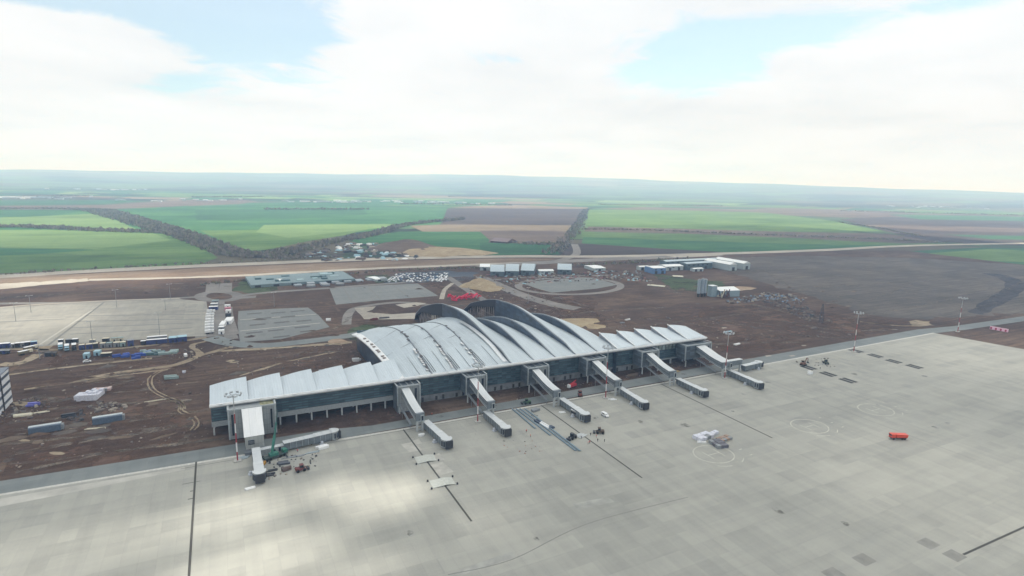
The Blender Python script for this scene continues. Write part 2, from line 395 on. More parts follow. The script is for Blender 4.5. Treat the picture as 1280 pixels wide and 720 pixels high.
def terrain():
    t = NT('far_fields'); v = t.coord('Object', (1,1,1), R(24))
    def brick(w, h, off, sc_=1):
        b = t.new('ShaderNodeTexBrick'); b.offset = off; b.offset_frequency = 2; b.squash = 1.6; b.squash_frequency = 3
        b.inputs['Scale'].default_value = 1; b.inputs['Brick Width'].default_value = w; b.inputs['Row Height'].default_value = h
        b.inputs['Mortar Size'].default_value = 9; b.inputs['Mortar Smooth'].default_value = 0.2
        b.inputs['Color1'].default_value = (0,0,0,1); b.inputs['Color2'].default_value = (1,1,1,1); b.inputs['Mortar'].default_value = (0.5,0.5,0.5,1)
        t.link(vv, b.inputs['Vector']); return b
    nd = t.new('ShaderNodeTexNoise'); nd.inputs['Scale'].default_value = 0.0006; t.link(v, nd.inputs['Vector'])
    sub = t.new('ShaderNodeVectorMath', operation='SUBTRACT'); t.link(nd.outputs['Color'], sub.inputs[0]); sub.inputs[1].default_value = (0.5,0.5,0.5)
    scl = t.new('ShaderNodeVectorMath', operation='SCALE'); t.link(sub.outputs[0], scl.inputs[0]); scl.inputs['Scale'].default_value = 500
    ad = t.new('ShaderNodeVectorMath', operation='ADD'); t.link(v, ad.inputs[0]); t.link(scl.outputs[0], ad.inputs[1]); vv = ad.outputs[0]
    b1 = brick(1700, 620, 0.35); b2 = brick(900, 2100, 0.2)
    f = t.math('ADD', t.math('MULTIPLY', b1.outputs['Color'], 0.62), t.math('MULTIPLY', b2.outputs['Color'], 0.38))
    col = t.ramp(f, [(0.0, (0.045,0.09,0.05)), (0.20, (0.12,0.09,0.075)), (0.36, (0.04,0.085,0.045)), (0.50, (0.09,0.16,0.065)),
                     (0.62, (0.04,0.045,0.045)), (0.74, (0.20,0.165,0.12)), (0.84, (0.075,0.06,0.058)), (0.92, (0.045,0.095,0.055))], const=True)
    n1 = t.noise(t.coord('Object', (0.0009,0.004,1), R(24)), 1.0, 5); col = t.mix(0.35, col, t.ramp(n1, [(0.35,(0.04,0.05,0.035)),(0.65,(0.13,0.16,0.09))]))
    wood = t.ramp(t.noise(t.coord('Object', (0.6,1.4,1), R(10)), 0.0011, 6, 0.6, 0.5), [(0.525,(0,0,0)),(0.55,(1,1,1))])
    col = t.mix(t.math('MULTIPLY', wood, 0.9), col, (0.022,0.028,0.028,1))
    hedge = t.math('MULTIPLY', b1.outputs['Fac'], 0.7); col = t.mix(hedge, col, (0.035,0.04,0.03,1))
    town = t.ramp(t.noise(t.coord('Object', (0.35,1.6,1), R(18)), 0.0042, 8, 0.75), [(0.645,(0,0,0)),(0.67,(1,1,1))])
    col = t.mix(t.math('MULTIPLY', town, 0.85), col, (0.42,0.42,0.40,1))
    t.base(col); t.set(0.95, 0, 0.1)
    rad = [0, 60, 150, 300, 500, 800, 1300, 2000, 3000, 4200, 5500]+[5500+700*i for i in range(1, 14)]+[16000,18500,22000,26000,30000]
    NA = 360; vs = [(0,0,-0.35)]; fs = []
    for r in rad[1:]:
        for i in range(NA):
            a = 2*math.pi*i/NA-math.pi; x, y = r*math.sin(a), r*math.cos(a); vs.append((x, y, tz(x, y)-0.35))
    for i in range(NA): fs.append((0, 1+(i+1) % NA, 1+i))
    for q in range(len(rad)-2):
        o0, o1 = 1+q*NA, 1+(q+1)*NA
        for i in range(NA): j = (i+1) % NA; fs.append((o0+i, o0+j, o1+j, o1+i))
    mb = MB(); mb.add(vs, fs); o = mb.build('terrain', t.m, smooth=True); o['kind'] = 'structure'
terrain()

# ------------------------------------------------------------------ fields (each sheet a step above the one below)
cg = lambda nm, a, b, **k_: crop(nm, a, b, **k_)
bright = cg('young_wheat', (0.075,0.145,0.048,1), (0.135,0.215,0.075,1)); pale = cg('pale_wheat', (0.125,0.205,0.08,1), (0.175,0.255,0.105,1))
teal = cg('dark_wheat', (0.035,0.11,0.05,1), (0.07,0.17,0.065,1)); teal2 = cg('shaded_wheat', (0.03,0.085,0.045,1), (0.05,0.14,0.06,1))
plough = cg('ploughed_earth', (0.055,0.045,0.045,1), (0.085,0.068,0.062,1)); tan_ = cg('stubble', (0.16,0.13,0.095,1), (0.22,0.185,0.135,1))
brn = cg('fallow_earth', (0.11,0.085,0.075,1), (0.165,0.13,0.105,1)); hedg = cg('hedge_strip', (0.028,0.034,0.028,1), (0.05,0.058,0.045,1), sx=0.02)
FZ = -0.25
fields = [
 ('field', [(-60,262),(120,257),(330,253),(600,252),(620,262),(560,279),(430,292),(330,312),(200,292),(-60,292)], teal, 0),
 ('field', [(-60,266),(-60,258),(130,256),(240,250),(330,250),(300,255),(150,261)], brn, 0.02), ('field', [(-60,257),(-60,251),(140,250),(230,249),(120,255)], teal2, 0.025), ('field', [(340,256),(420,250),(600,251),(640,256),(500,259)], teal2, 0.03), ('field', [(560,259),(640,256),(735,259),(735,262),(620,262)], tan_, 0.05),
 ('field', [(150,262),(235,257),(262,265),(330,268),(300,283),(230,287)], teal, 0.03),
 ('field', [(-60,262),(60,262),(110,263),(60,270),(-60,272)], teal2, 0.03),
 ('field', [(-60,272),(30,271),(122,267),(150,277),(176,289),(60,284),(-60,280)], pale, 0.04),
 ('field', [(-80,288),(60,287),(150,291),(205,292),(235,303),(272,322),(250,330),(150,336),(-80,344)], bright, 0.05),
 ('field', [(-80,288),(60,287),(190,291),(215,300),(120,311),(-80,308)], pale, 0.07),
 ('field', [(-80,309),(60,311),(120,312),(40,318),(-80,322)], teal, 0.08),
 ('field', [(245,263),(330,262),(455,262),(460,268),(330,276),(245,275)], teal2, 0.05),
 ('field', [(250,288),(330,287),(420,289),(470,284),(430,294),(380,302),(345,310),(318,314),(285,306)], bright, 0.06),
 ('field', [(330,281),(490,280),(500,282),(420,291),(360,297),(320,290)], pale, 0.08),
 ('field', [(560,260),(735,261),(722,283),(550,281)], plough, 0.06),
 ('field', [(512,282),(560,280.5),(716,281.5),(712,290),(530,290)], tan_, 0.08),
 ('field', [(600,288),(714,289),(705,303),(690,316),(600,300)], brn, 0.09),
 ('field', [(435,301),(500,289.5),(600,289.5),(612,300),(604,312),(570,312),(530,307),(480,309)], teal, 0.10),
 ('field', [(600,303),(690,305),(700,318),(600,319)], teal2, 0.11),
 ('field', [(736,262),(860,263),(960,266),(1040,276),(1105,289),(1000,290),(860,286),(733,283)], bright, 0.06),
 ('field', [(740,261),(860,257),(1060,262),(1290,270),(1290,276),(1060,272),(900,266)], brn, 0.05),
 ('field', [(736,283),(860,286),(1000,290),(1110,292),(1180,303),(1130,304),(940,296),(730,289)], brn, 0.08),
 ('field', [(727,290),(850,292),(1000,298),(1140,306),(1010,315),(900,316),(727,304)], teal, 0.09),
 ('field', [(727,290),(850,292),(1000,298),(1140,306),(1050,306),(860,301),(727,296)], bright, 0.11),
 ('field', [(716,304),(905,315),(900,320),(700,319)], plough, 0.10),
 ('field', [(1050,274),(1110,271),(1330,276),(1330,308),(1230,306),(1150,300)], plough, 0.07),
 ('field', [(1060,281),(1200,283),(1330,287),(1330,291),(1180,289)], brn, 0.09), ('field', [(1180,293),(1330,296),(1330,300),(1240,299)], teal2, 0.1), ('field', [(1090,262),(1330,266),(1330,269),(1150,267)], bright, 0.09),
 ('field', [(1110,268),(1330,272),(1330,277),(1150,274)], teal, 0.09),
 ('field', [(1130,314),(1230,309),(1330,312),(1330,338),(1140,326)], teal2, 0.10),
 ('field', [(1150,317),(1240,311),(1330,316),(1330,329),(1200,325)], bright, 0.12),
]
for nm, p_, m_, dz in fields: patch(nm, p_, m_, FZ+dz*1.2, jit=3.0, step=120)
tram = plain('tramline', (0.035,0.075,0.035,1), 0.95)
for a in ([(-60,315),(60,317.5),(140,321),(270,325)], [(-60,338),(90,336),(200,330),(275,324)], [(-60,330),(120,326),(230,318)], [(740,270),(900,276),(1060,284)]): ribbon('tramline', a, tram, -0.02, 3.0)
# patchwork further out, seen as thin strips
for i in range(190):
    px = random.uniform(-40, 1300); yb = 214+28.5*px/1280; py = yb+random.uniform(13, 31); wd = random.uniform(40, 190); th = random.uniform(0.8, 2.6)
    sl_ = 28.5/1280
    q = [(px, py), (px+wd, py+wd*sl_+random.uniform(-1,1)), (px+wd-20, py+th+wd*sl_), (px-15, py+th)]
    if min(math.hypot(*G(*a)) for a in q) > 0 and max(math.hypot(*G(*a)) for a in q) < 5400:
        patch('field', q, random.choice([bright, pale, teal, teal, teal2, plough, brn, tan_, teal2, hedg, bright]), FZ-0.08+0.0008*i, jit=0)

# ------------------------------------------------------------------ airfield ground
earth = soil('dark_earth', (0.042,0.028,0.024,1), (0.086,0.056,0.043,1), (0.18,0.128,0.092,1), 1.0, 0.42)
earth_r = soil('red_earth', (0.066,0.040,0.032,1), (0.118,0.072,0.053,1), (0.16,0.115,0.09,1), 1.2, 0.15, alpha=(0.03,0.42,0.62))
earth_g = soil('grey_earth', (0.062,0.055,0.052,1), (0.105,0.093,0.085,1), (0.19,0.165,0.138,1), 0.8, 0.35)
dust = soil('dust_track', (0.20,0.16,0.115,1), (0.30,0.25,0.18,1), (0.42,0.36,0.27,1), 1.6, 0.3, alpha=(0.12,0.26,0.48))
dustf = soil('faint_dust', (0.14,0.12,0.10,1), (0.20,0.17,0.14,1), (0.30,0.26,0.21,1), 1.6, 0.3, alpha=(0.15,0.44,0.66))
sandm = soil('sand', (0.26,0.20,0.13,1), (0.34,0.275,0.18,1), (0.44,0.375,0.265,1), 2.0, 0.2)
clay = soil('clay', (0.22,0.15,0.10,1), (0.34,0.26,0.19,1), (0.46,0.38,0.29,1), 1.6, 0.4)
gravel = soil('gravel_road', (0.15,0.145,0.14,1), (0.21,0.20,0.19,1), (0.30,0.28,0.255,1), 1.5, 0.3)
turfm = soil('site_grass', (0.035,0.05,0.028,1), (0.06,0.085,0.04,1), (0.10,0.12,0.07,1), 1.0, 0.2, alpha=(0.03,0.36,0.5))
apronm = slabs('apron_concrete', (0.232,0.237,0.219,1), (0.352,0.353,0.318,1))
lotm = slabs('lot_concrete', (0.21,0.205,0.185,1), (0.33,0.32,0.28,1))
lotg = slabs('lot_grey', (0.14,0.155,0.155,1), (0.20,0.21,0.205,1))
roadm = slabs('service_road', (0.115,0.135,0.14,1), (0.19,0.21,0.21,1))
palem = soil('pale_road', (0.27,0.25,0.215,1), (0.37,0.345,0.30,1), (0.47,0.44,0.38,1), 1.2, 0.3)
asph = soil('asphalt_far', (0.20,0.19,0.17,1), (0.28,0.265,0.24,1), (0.36,0.34,0.31,1), 1.0, 0.2)

xr = 556
site = [(-900,-400)]+[(-900,880)]+[G(*p) for p in ((0,345),(160,336),(320,329),(480,322),(640,319.5),(760,319.5),(900,316.5),(1030,314),(1130,313),(1280,331),(1360,336))]+[(2400,450),(2400,-400)]
patch('ground', site, earth, 0.0, world=True)
patch('ground', [(900,322),(1010,320),(1130,322),(1290,332),(1360,336),(1360,396),(1280,392),(1160,400),(1080,392),(1020,372),(950,352),(900,338)], earth_g, 0.03, jit=4, step=12)
for p_ in ([(850,385),(960,380),(1060,395),(1160,405),(1080,418),(960,440),(900,440),(880,420)], [(60,445),(130,440),(235,440),(240,470),(190,500),(110,495),(70,470)],
           [(0,500),(120,495),(250,520),(262,560),(130,585),(0,600)], [(390,430),(470,425),(470,445),(440,460),(400,462),(360,458)], [(585,470),(880,440),(905,452),(720,492),(585,505)],
           [(500,350),(600,345),(740,372),(760,410),(700,400),(640,378)], [(320,520),(500,500),(500,520),(330,548)]):
    patch('ground', p_, earth_r, 0.06, jit=2.5, step=10)
for p_ in ([(300,352),(345,349),(348,362),(330,368),(290,364)], [(455,345),(485,343),(500,352),(470,354)], [(815,342),(870,350),(905,352),(900,366),(840,362)], [(455,405),(520,408),(530,415),(460,428),(420,420)]):
    patch('grass', p_, turfm, 0.07, jit=2, step=8)

# roads beyond the site
ribbon('road', [(-80,349),(0,345.5),(150,337),(320,329.5),(480,323.5),(640,320.5),(760,320.5),(900,317),(1030,312.5),(1140,307),(1290,304)], palem, 0.10, (30,26), jit=0.6)
ribbon('road', [(690,328),(720,318),(718,305)], gravel, 0.06, 14)
patch('ground', [(-80,350),(150,340),(320,332),(480,326),(640,323),(700,324),(600,331),(460,335),(320,343),(150,348),(-80,358)], clay if False else soil('bare_clay', (0.13,0.09,0.065,1), (0.20,0.15,0.11,1), (0.30,0.24,0.18,1), 0.6, 0.3), 0.05, jit=2, step=30)
ribbon('road', [(-80,366),(0,358.5),(60,353.5),(110,350)], palem, 0.09, (44,20), jit=2.0)
ribbon('road', [(110,350),(230,347),(320,343.5),(460,336),(600,330.5),(720,326),(860,320.5),(900,318)], palem, 0.085, (12,22), jit=1.0)
ribbon('road', [(600,334),(700,327),(840,321)], gravel, 0.12, 30, jit=1.0)

# parking lots
LZ = 0.13
patch('parking_lot', [(-60,391),(0,385),(60,381),(150,376.5),(225,374),(258,377),(262,400),(258,420),(235,421),(120,428),(0,437),(-60,442)], lotm, LZ)
ribbon('road', [(-60,390.5),(0,384.5),(60,380),(150,375.5),(225,373)], palem, LZ+0.02, 5)
patch('parking_lot', [(298,389),(345,386),(385,384.5),(398,394),(412,409),(352,424),(300,428),(297,405)], lotg, LZ)
patch('parking_lot', [(412,361),(470,357),(522,354.5),(548,370),(470,376),(420,381)], lotg, LZ)
patch('parking_lot', [(652,354),(690,349),(742,347),(772,356),(745,361),(690,366),(672,361)], lotg, LZ)
# striped bays on the big lot
mb = MB()
for (a, b) in (((-20,404),(80,399)), ((100,395),(250,393)), ((92,402),(250,399)), ((90,410),(240,404)), ((88,418),(240,410)), ((440,378),(428,358)), ((476,375),(458,357)), ((512,372),(490,356)), ((60,432),(130,378))):
    ribbon('', [a, b], None, LZ+0.03, 1.6, smooth=False, mb=mb)
o = mb.build('kerb_line', plain('kerb_dark', (0.13,0.13,0.12,1))); o['kind'] = 'structure'
mb = MB()
for (a, b) in (((48,432),(115,388)), ((-20,402),(82,397.5)), ((300,400),(395,393)), ((300,414),(400,404))):
    ribbon('', [a, b], None, LZ+0.035, 1.5, smooth=False, mb=mb)
o = mb.build('kerb_line', plain('kerb_pale', (0.40,0.39,0.35,1))); o['kind'] = 'structure'
mb = MB()
for i, (x, y) in enumerate([(318,392),(348,391),(372,389),(330,398),(360,396),(322,406),(352,403),(380,401),(318,416),(345,413),(378,409),(352,421),(385,414)]):
    gx, gy = G(x, y); mb.cbox(gx, gy, LZ+0.03, 12, 4, 0.05, 0.05)
o = mb.build('planting_bed', plain('bed_soil', (0.06,0.06,0.055,1))); o['kind'] = 'structure'

# site roads and haul tracks
def arc_px(cx, cy, rx, ry, a0, a1, n_=18): return [(cx+rx*math.cos(R(a0+(a1-a0)*i/n_)), cy-ry*math.sin(R(a0+(a1-a0)*i/n_))) for i in range(n_+1)]
ribbon('road', arc_px(274,370.5,24,5.6,0,360,28), gravel, 0.10, 11, jit=0.3)
ribbon('road', [(-60,380),(120,378),(200,374),(250,371)], gravel, 0.08, 9)
for a in ([(265,366),(266,354)], [(281,366),(282,354)], [(298,370),(330,366),(412,360),(480,355),(545,350),(560,346)], [(274,377),(276,390),(284,412),(290,424)], [(296,372),(320,371)]):
    ribbon('road', a, gravel, 0.085, 13 if len(a) == 2 else 9, jit=0.3)
ribbon('road', [(262,422),(290,429),(330,432),(390,426),(440,419),(460,414)], roadm, 0.11, 13, jit=0.3)
ribbon('road', [(272,420),(268,400),(268,385)], gravel, 0.075, 30)
ribbon('road', [(600,346),(618,354),(650,368),(690,380),(722,386)], gravel, 0.10, (16,18), jit=0.6)
ribbon('road', [(560,346),(590,366),(608,377)], gravel, 0.10, 9, jit=0.6)
ribbon('road', [(616,350),(655,347),(700,345),(760,344)], gravel, 0.07, 7)
ribbon('road', arc_px(712,357.5,64,10.5,0,360,30), gravel, 0.09, 9)
ribbon('road', [(552,374),(556,362),(566,354)], palem, 0.09, 5)
ribbon('road', [(548,383),(500,378),(450,384),(436,392),(433,406)], gravel, 0.10, 8)
patch('forecourt', [(443,385),(470,383),(466,387),(458,390),(490,393),(520,391),(560,395),(560,402),(535,398),(500,399),(455,399)], palem, 0.14, jit=0.6, step=12)
patch('forecourt', [(494,381),(520,378),(533,379),(520,383),(505,385)], palem, 0.14, jit=0.5, step=12)
for a, wd in (([(-40,490),(30,480),(90,475),(150,466),(220,456),(262,441),(330,436),(400,431),(440,428)], 5), ([(30,487),(130,472),(210,462)], 2.5), ([(232,452),(250,443),(240,432),(262,426)], 4),
          ([(0,455),(20,455),(45,445),(60,430)], 7), ([(0,470),(60,462),(120,455),(190,448)], 3), ([(300,470),(360,452),(420,440)], 2.2), ([(262,441),(300,430)], 4), ([(0,436),(120,437),(200,430),(258,422)], 5)):
    ribbon('dirt_track', a, dust, 0.09+0.003*len(a), wd, jit=0.5)
def ruts(px, gap=2.0, w_=0.75, m=None):
    pts = smoothline([G(*p) for p in px])
    for sg in (-1, 1):
        q = []
        for i, p in enumerate(pts):
            a, b = pts[max(0, i-1)], pts[min(len(pts)-1, i+1)]; d = Vector((b[0]-a[0], b[1]-a[1])).normalized(); q.append((p[0]-d.y*gap/2*sg, p[1]+d.x*gap/2*sg))
        ribbon('dirt_track', q, m or dust, 0.15, w_, jit=0.12, world=True, smooth=False)
ruts([(212,460),(200,464),(188,473),(190,486),(206,496),(222,502),(227,508),(226,514),(240,521),(246,530),(240,538)])
ruts([(206,496),(224,503),(229,512)], 2.0); ruts([(60,500),(110,493),(150,480),(188,474)], 2.2, 0.6, dustf); ruts([(0,540),(90,530),(200,520)], 2.2, 0.6, dustf); ruts([(262,470),(330,462),(420,446)], 2.2, 0.7, dustf)
ruts([(0,466),(80,458),(160,452),(230,444)], 2.4, 0.8, dustf); ruts([(700,420),(800,410),(900,416),(1000,424)], 2.4, 0.8, dustf); ruts([(930,380),(1010,392),(1090,408)], 2.4, 0.9, dustf); ruts([(650,372),(700,384),(760,392)], 2.4, 0.9, dustf)
for a, wd in (([(640,378),(690,372),(740,385)], 3), ([(968,373),(1020,379),(1070,378),(1078,375),(1020,367),(985,361)], 3), ([(900,345),(960,338),(1100,335)], 4), ([(955,338),(985,357)], 6), ([(1000,362),(1140,352),(1280,345)], 4),
          ([(850,368),(830,358),(800,350)], 9), ([(1090,375),(1150,352)], 3), ([(900,400),(990,418),(1100,425)], 4), ([(940,380),(1060,408)], 5), ([(880,398),(960,405),(1060,420)], 3), ([(0,520),(60,512),(150,505),(240,500)], 3),
          ([(0,570),(120,550),(250,530)], 3), ([(0,545),(140,530),(240,515)], 2), ([(700,405),(800,398),(900,410)], 3), ([(20,590),(140,566),(280,548)], 2.5), ([(1230,372),(1280,352)], 3), ([(1190,340),(1290,352)], 3), ([(905,352),(1000,348),(1120,342)], 3), ([(940,330),(1080,331),(1200,338)], 3), ([(1060,398),(1160,380),(1240,360)], 4), ([(1100,360),(1180,372),(1280,378)], 3), ([(1000,340),(1090,350),(1200,366)], 3),
          ([(0,530),(90,522),(200,518),(262,512)], 2.5), ([(0,556),(100,546),(220,532),(262,526)], 2.5), ([(0,582),(90,572),(200,556)], 2), ([(60,498),(130,492),(188,486)], 3), ([(70,470),(120,478),(170,476)], 3), ([(230,520),(236,536),(230,552)], 3),
          ([(700,395),(760,388),(840,384)], 4), ([(760,410),(850,402),(930,392)], 4), ([(820,440),(900,430),(1000,428)], 3), ([(950,395),(1040,412),(1130,412)], 4), ([(0,372),(100,367),(240,360)], 5), ([(0,366),(120,361),(260,356)], 3), ([(300,380),(400,374)], 3), ([(440,395),(420,410),(400,418)], 3), ([(340,448),(400,440),(450,442)], 3)):
    ribbon('dirt_track', a, dustf, 0.12, wd, jit=0.6)
ribbon('dirt_track', [(1220,392),(1238,380),(1262,366),(1268,352),(1240,342)], soil('damp_earth', (0.045,0.042,0.048,1), (0.06,0.055,0.062,1), (0.08,0.075,0.08,1), alpha=(0.04,0.3,0.5)), 0.05, (13,26), jit=1.0)
ribbon('dirt_track', [(1165,406),(1120,407),(1075,402)], dust, 0.06, 4, jit=0.8)
for (x, y, wpx, m_) in ((70,567,22,dust),(30,551,14,dust),(150,470,40,dustf),(60,500,50,dustf),(1150,404,30,dust),(690,402,0,dust),(30,505,30,dust),(95,540,26,dustf),(420,427,26,clay),(330,432,0,dust),(1010,398,20,dustf),(375,478,18,dust),(290,452,16,dust),(990,445,8,palem),(1005,432,7,palem),(960,445,9,palem),(905,410,8,palem),(720,470,20,dustf),(840,455,30,dustf)):
    if wpx:
        p_ = [(x+wpx/2*math.cos(a*math.pi/5)*random.uniform(0.7,1.2), y+wpx*0.11*math.sin(a*math.pi/5)*random.uniform(0.6,1.3)) for a in range(10)]
        patch('ground', p_, m_, 0.16, jit=0.3, step=3)

# service road, apron, kerb strip
patch('road', [(-500,257),(545,261.5),(585,258),(800,250),(800,262),(590,270),(545,276),(300,272.5),(180,270),(60,268),(40,272),(-90,275),(-500,281)], roadm, 0.15, world=True)
patch('apron', [(-500,-300),(1000,-2000),(556,204),(544,262),(240,257.5),(70,257),(-90,262),(-500,262)], apronm, 0.20, world=True)
kb = MB(); 
def edge_strip(pts, w_, z): ribbon('', pts, None, z, w_, world=True, smooth=False, mb=kb)
edge_strip([(-500,262.5),(-90,262.5),(70,257.6),(240,258),(544,262.5)], 1.6, 0.206)
o = kb.build('apron_edge', plain('fresh_screed', (0.50,0.50,0.47,1), 0.8)); o['kind'] = 'structure'
patch('apron_strip', [(-500,258.8),(-90,259),(-20,258),(-20,255.5),(-80,252),(-500,240)], plain('new_concrete', (0.44,0.435,0.40,1), 0.85, scale=0.1), 0.204, world=True)
mb = MB()
darks = plain('drain_dark', (0.06,0.058,0.052,1), 0.9)
for a, b in (((-16,261),(-15.2,120)), ((73,257),(73.4,172)), ((150.3,257),(149.8,171)), ((235,257),(233.5,175))):
    ribbon('', [a, b], None, 0.212, 0.75, world=True, smooth=False, mb=mb)
for a, b in (((-21.5,257),(70,256.2)), ((70,256.2),(300,256.4))): ribbon('', [a, b], None, 0.208, 0.25, world=True, smooth=False, mb=mb)
ribbon('', [(1204,694),(1290,655)], None, 0.212, 0.8, smooth=False, mb=mb)
for x, y in ((-17,243),(-16.5,236),(-17,230)): mb.box(x-3.2, x+3.0, y-0.3, y, 0.209, 0.214) if y == 243 else mb.box(x-0.8, x+0.9, y-0.5, y, 0.209, 0.214)
o = mb.build('drain_channel', darks); o['kind'] = 'structure'
wet = soil('oil_stain', (0.15,0.145,0.13,1), (0.18,0.175,0.16,1), (0.21,0.205,0.19,1), 1.0, 0.2, alpha=(0.5,0.42,0.72))
k9 = random.Random(77)
for i in range(20):
    x, y = k9.uniform(0, 420), k9.uniform(100, 250); rr = k9.uniform(0.5, 2.6)
    patch('oil_stain', [(x+rr*math.cos(a*0.7)*k9.uniform(0.6,1.4), y+rr*1.3*math.sin(a*0.7)*k9.uniform(0.6,1.3)) for a in range(9)], wet, 0.2075, world=True)
for x, y in ((550,521),(668,520),(609,519),(855,468),(960,478)):
    gx, gy = G(x, y); patch('oil_stain', [(gx+2.2*math.cos(a*0.63), gy+1.6*math.sin(a*0.63)) for a in range(10)], wet, 0.2078, world=True)
# unfilled bays: pairs of dark strips
mb = MB()
for gx, gy in ((351.7,241.7),(351.4,227.4),(351.6,213.9),(423.5,254.6),(424.7,240.8),(423.3,226.9),(424.5,213.6)):
    for d_ in (-1.9, 1.9): mb.box(gx+d_-1.5, gx+d_+1.5, gy-4.6, gy+4.6, 0.204, 0.21)
o = mb.build('open_bay', plain('open_bay_dark', (0.028,0.027,0.026,1), 0.9)); o['kind'] = 'structure'
mb = MB()
for a, b in (((352,205),(352,170)), ((356,205),(356,168)), ((424,205),(424,165)), ((430,205),(430,120)), ((500,258),(500,150)), ((300,235),(300,120))): ribbon('', [a, b], None, 0.208, 0.3, world=True, smooth=False, mb=mb)
ribbon('', [(560,719),(640,700),(735,655),(860,622)], None, 0.2085, 0.35, mb=mb)
o = mb.build('joint_line', plain('joint_sealant', (0.20,0.20,0.185,1), 0.9)); o['kind'] = 'structure'
tints = [plain('bay_light', (0.41,0.405,0.37,1), 0.85, scale=0.2), plain('bay_dark', (0.245,0.245,0.225,1), 0.85, scale=0.2), plain('bay_mid', (0.33,0.335,0.31,1), 0.85, scale=0.2)]
bays = [MB(), MB(), MB()]
for i in range(150):
    x = random.choice([random.uniform(60, 420), random.uniform(180, 330)]); y = random.uniform(60, 235)
    x = round(x/5)*5; y = round(y/7.5)*7.5; q = random.choice([0,0,2,2,2,1]); wd = random.choice([5,10,10,15,20]); hh = random.choice([7.5,7.5,3.5])
    bays[q].box(x, x+wd, y, y+hh, 0.2005+0.0002*i*0.1, 0.2035+0.00002*i)
for q in range(3):
    pass
mb = bays[1] = MB()
for k_, (x, y) in enumerate(((1160,680),(1193,695),(1080,700),(1042,718))):
    gx, gy = G(x, y); mb.box(gx-3.0, gx+3.0, gy-2.4, gy+2.4, 0.19, 0.2053+0.0006*k_)
o = mb.build('dark_bay', tints[1]); o['kind'] = 'structure'
mb = MB()
for a in (((715,630),(760,622),(768,628),(722,637)), ((560,719),(610,700),(640,690),(645,697),(600,712),(570,722))):
    mb.add([G(*q)+(0.2055,) for q in a], [tuple(range(len(a)))])
o = mb.build('light_bay', tints[2]); o['kind'] = 'structure'
# painted stand circles
paint = plain('white_paint', (0.52,0.52,0.46,1), 0.7, var=0.3, scale=0.6)
mb = MB()
def ring(cx, cy, rx, ry, w_, z=0.216, n_=48, a0=0, a1=360):
    rows = []
    for i in range(n_+1):
        a = R(a0+(a1-a0)*i/n_); c, s_ = math.cos(a), math.sin(a)
        rows.append([(cx+(rx-w_)*c, cy+(ry-w_)*s_, z), (cx+rx*c, cy+ry*s_, z)])
    mb.grid([[q[1], q[0]] for q in rows])
for cx, cy in ((194,174.5),(263.5,176.8),(318.5,176.2)):
    ring(cx, cy, 9.6, 8.6, 0.36)
    for (x0, x1, y0, y1) in ((-3.6,3.6,-0.15,0.15),(-3.6,-3.3,-3.5,3.5),(3.3,3.6,-3.5,3.5)): mb.box(cx+x0, cx+x1, cy+y0, cy+y1, 0.212, 0.216)
    ring(cx+1, cy, 12.6, 12.0, 0.3, n_=8, a0=230, a1=262); ring(cx+1, cy, 12.6, 12.0, 0.3, n_=8, a0=292, a1=312)
    for d_ in (-4, 2, 9): mb.box(cx+14+abs(d_)*0.1, cx+16, cy+d_-4, cy+d_-3.6, 0.212, 0.216)
o = mb.build('stand_marking', paint); o['kind'] = 'structure'

# ------------------------------------------------------------------ roof helper materials
def sheet_metal(name, c0, c1, rough=0.42, metal=0.55, seam=0.6):
    t = NT(name); v = t.coord('Object')
    n1 = t.noise(v, 0.05, 5, 0.6); n2 = t.noise(t.coord('Object', (1.2,0.03,0.03)), 1.0, 3)
    f = t.math('ADD', t.math('MULTIPLY', n1, 0.55), t.math('MULTIPLY', n2, 0.45))
    col = t.ramp(f, [(0.34, c0), (0.64, c1)])
    bk = t.new('ShaderNodeTexBrick'); bk.offset = 0.5; bk.inputs['Scale'].default_value = 1; bk.inputs['Brick Width'].default_value = 3.0; bk.inputs['Row Height'].default_value = 17; bk.inputs['Mortar Size'].default_value = 0.05
    bk.inputs['Color1'].default_value = (0,0,0,1); bk.inputs['Color2'].default_value = (1,1,1,1); bk.inputs['Mortar'].default_value = (0.3,0.3,0.3,1); t.link(v, bk.inputs['Vector'])
    col = t.mix(t.math('MULTIPLY', bk.outputs['Color'], 0.16), col, tuple(x*0.72 for x in c0[:3])+(1,))
    grime = t.ramp(t.noise(t.coord('Object', (0.5,0.05,0.1)), 1.0, 6, 0.7), [(0.55,(0,0,0)),(0.75,(1,1,1))])
    col = t.mix(t.math('MULTIPLY', grime, 0.30), col, (0.22,0.24,0.25,1))
    wv = t.new('ShaderNodeTexWave'); wv.wave_type = 'BANDS'; wv.bands_direction = 'X'; wv.inputs['Scale'].default_value = 0.314/seam*0.5
    wv.inputs['Distortion'].default_value = 0; t.link(v, wv.inputs['Vector'])
    sm = t.ramp(wv.outputs['Fac'], [(0.90,(0,0,0)),(0.99,(1,1,1))])
    col = t.mix(t.math('MULTIPLY', sm, 0.09), col, (0.20,0.23,0.26,1))
    t.base(col); t.set(rough, metal, 0.5); t.bump(sm, 0.5, 0.1)
    t.link(t.math('ADD', rough-0.08, t.math('MULTIPLY', n1, 0.18)), t.b.inputs['Roughness'])
    return t.m
roofm = sheet_metal('roof_sheet', (0.43,0.50,0.545,1), (0.54,0.61,0.655,1), 0.5, 0.35)
roofw = sheet_metal('wing_roof_sheet', (0.50,0.575,0.63,1), (0.58,0.65,0.70,1), 0.55, 0.3)
fasc = plain('fascia_white', (0.74,0.76,0.77,1), 0.4, 0.2, 0.12, 0.3)
soff = plain('soffit_grey', (0.22,0.24,0.26,1), 0.6)
lip = plain('arch_edge', (0.28,0.31,0.35,1), 0.45, 0.4)
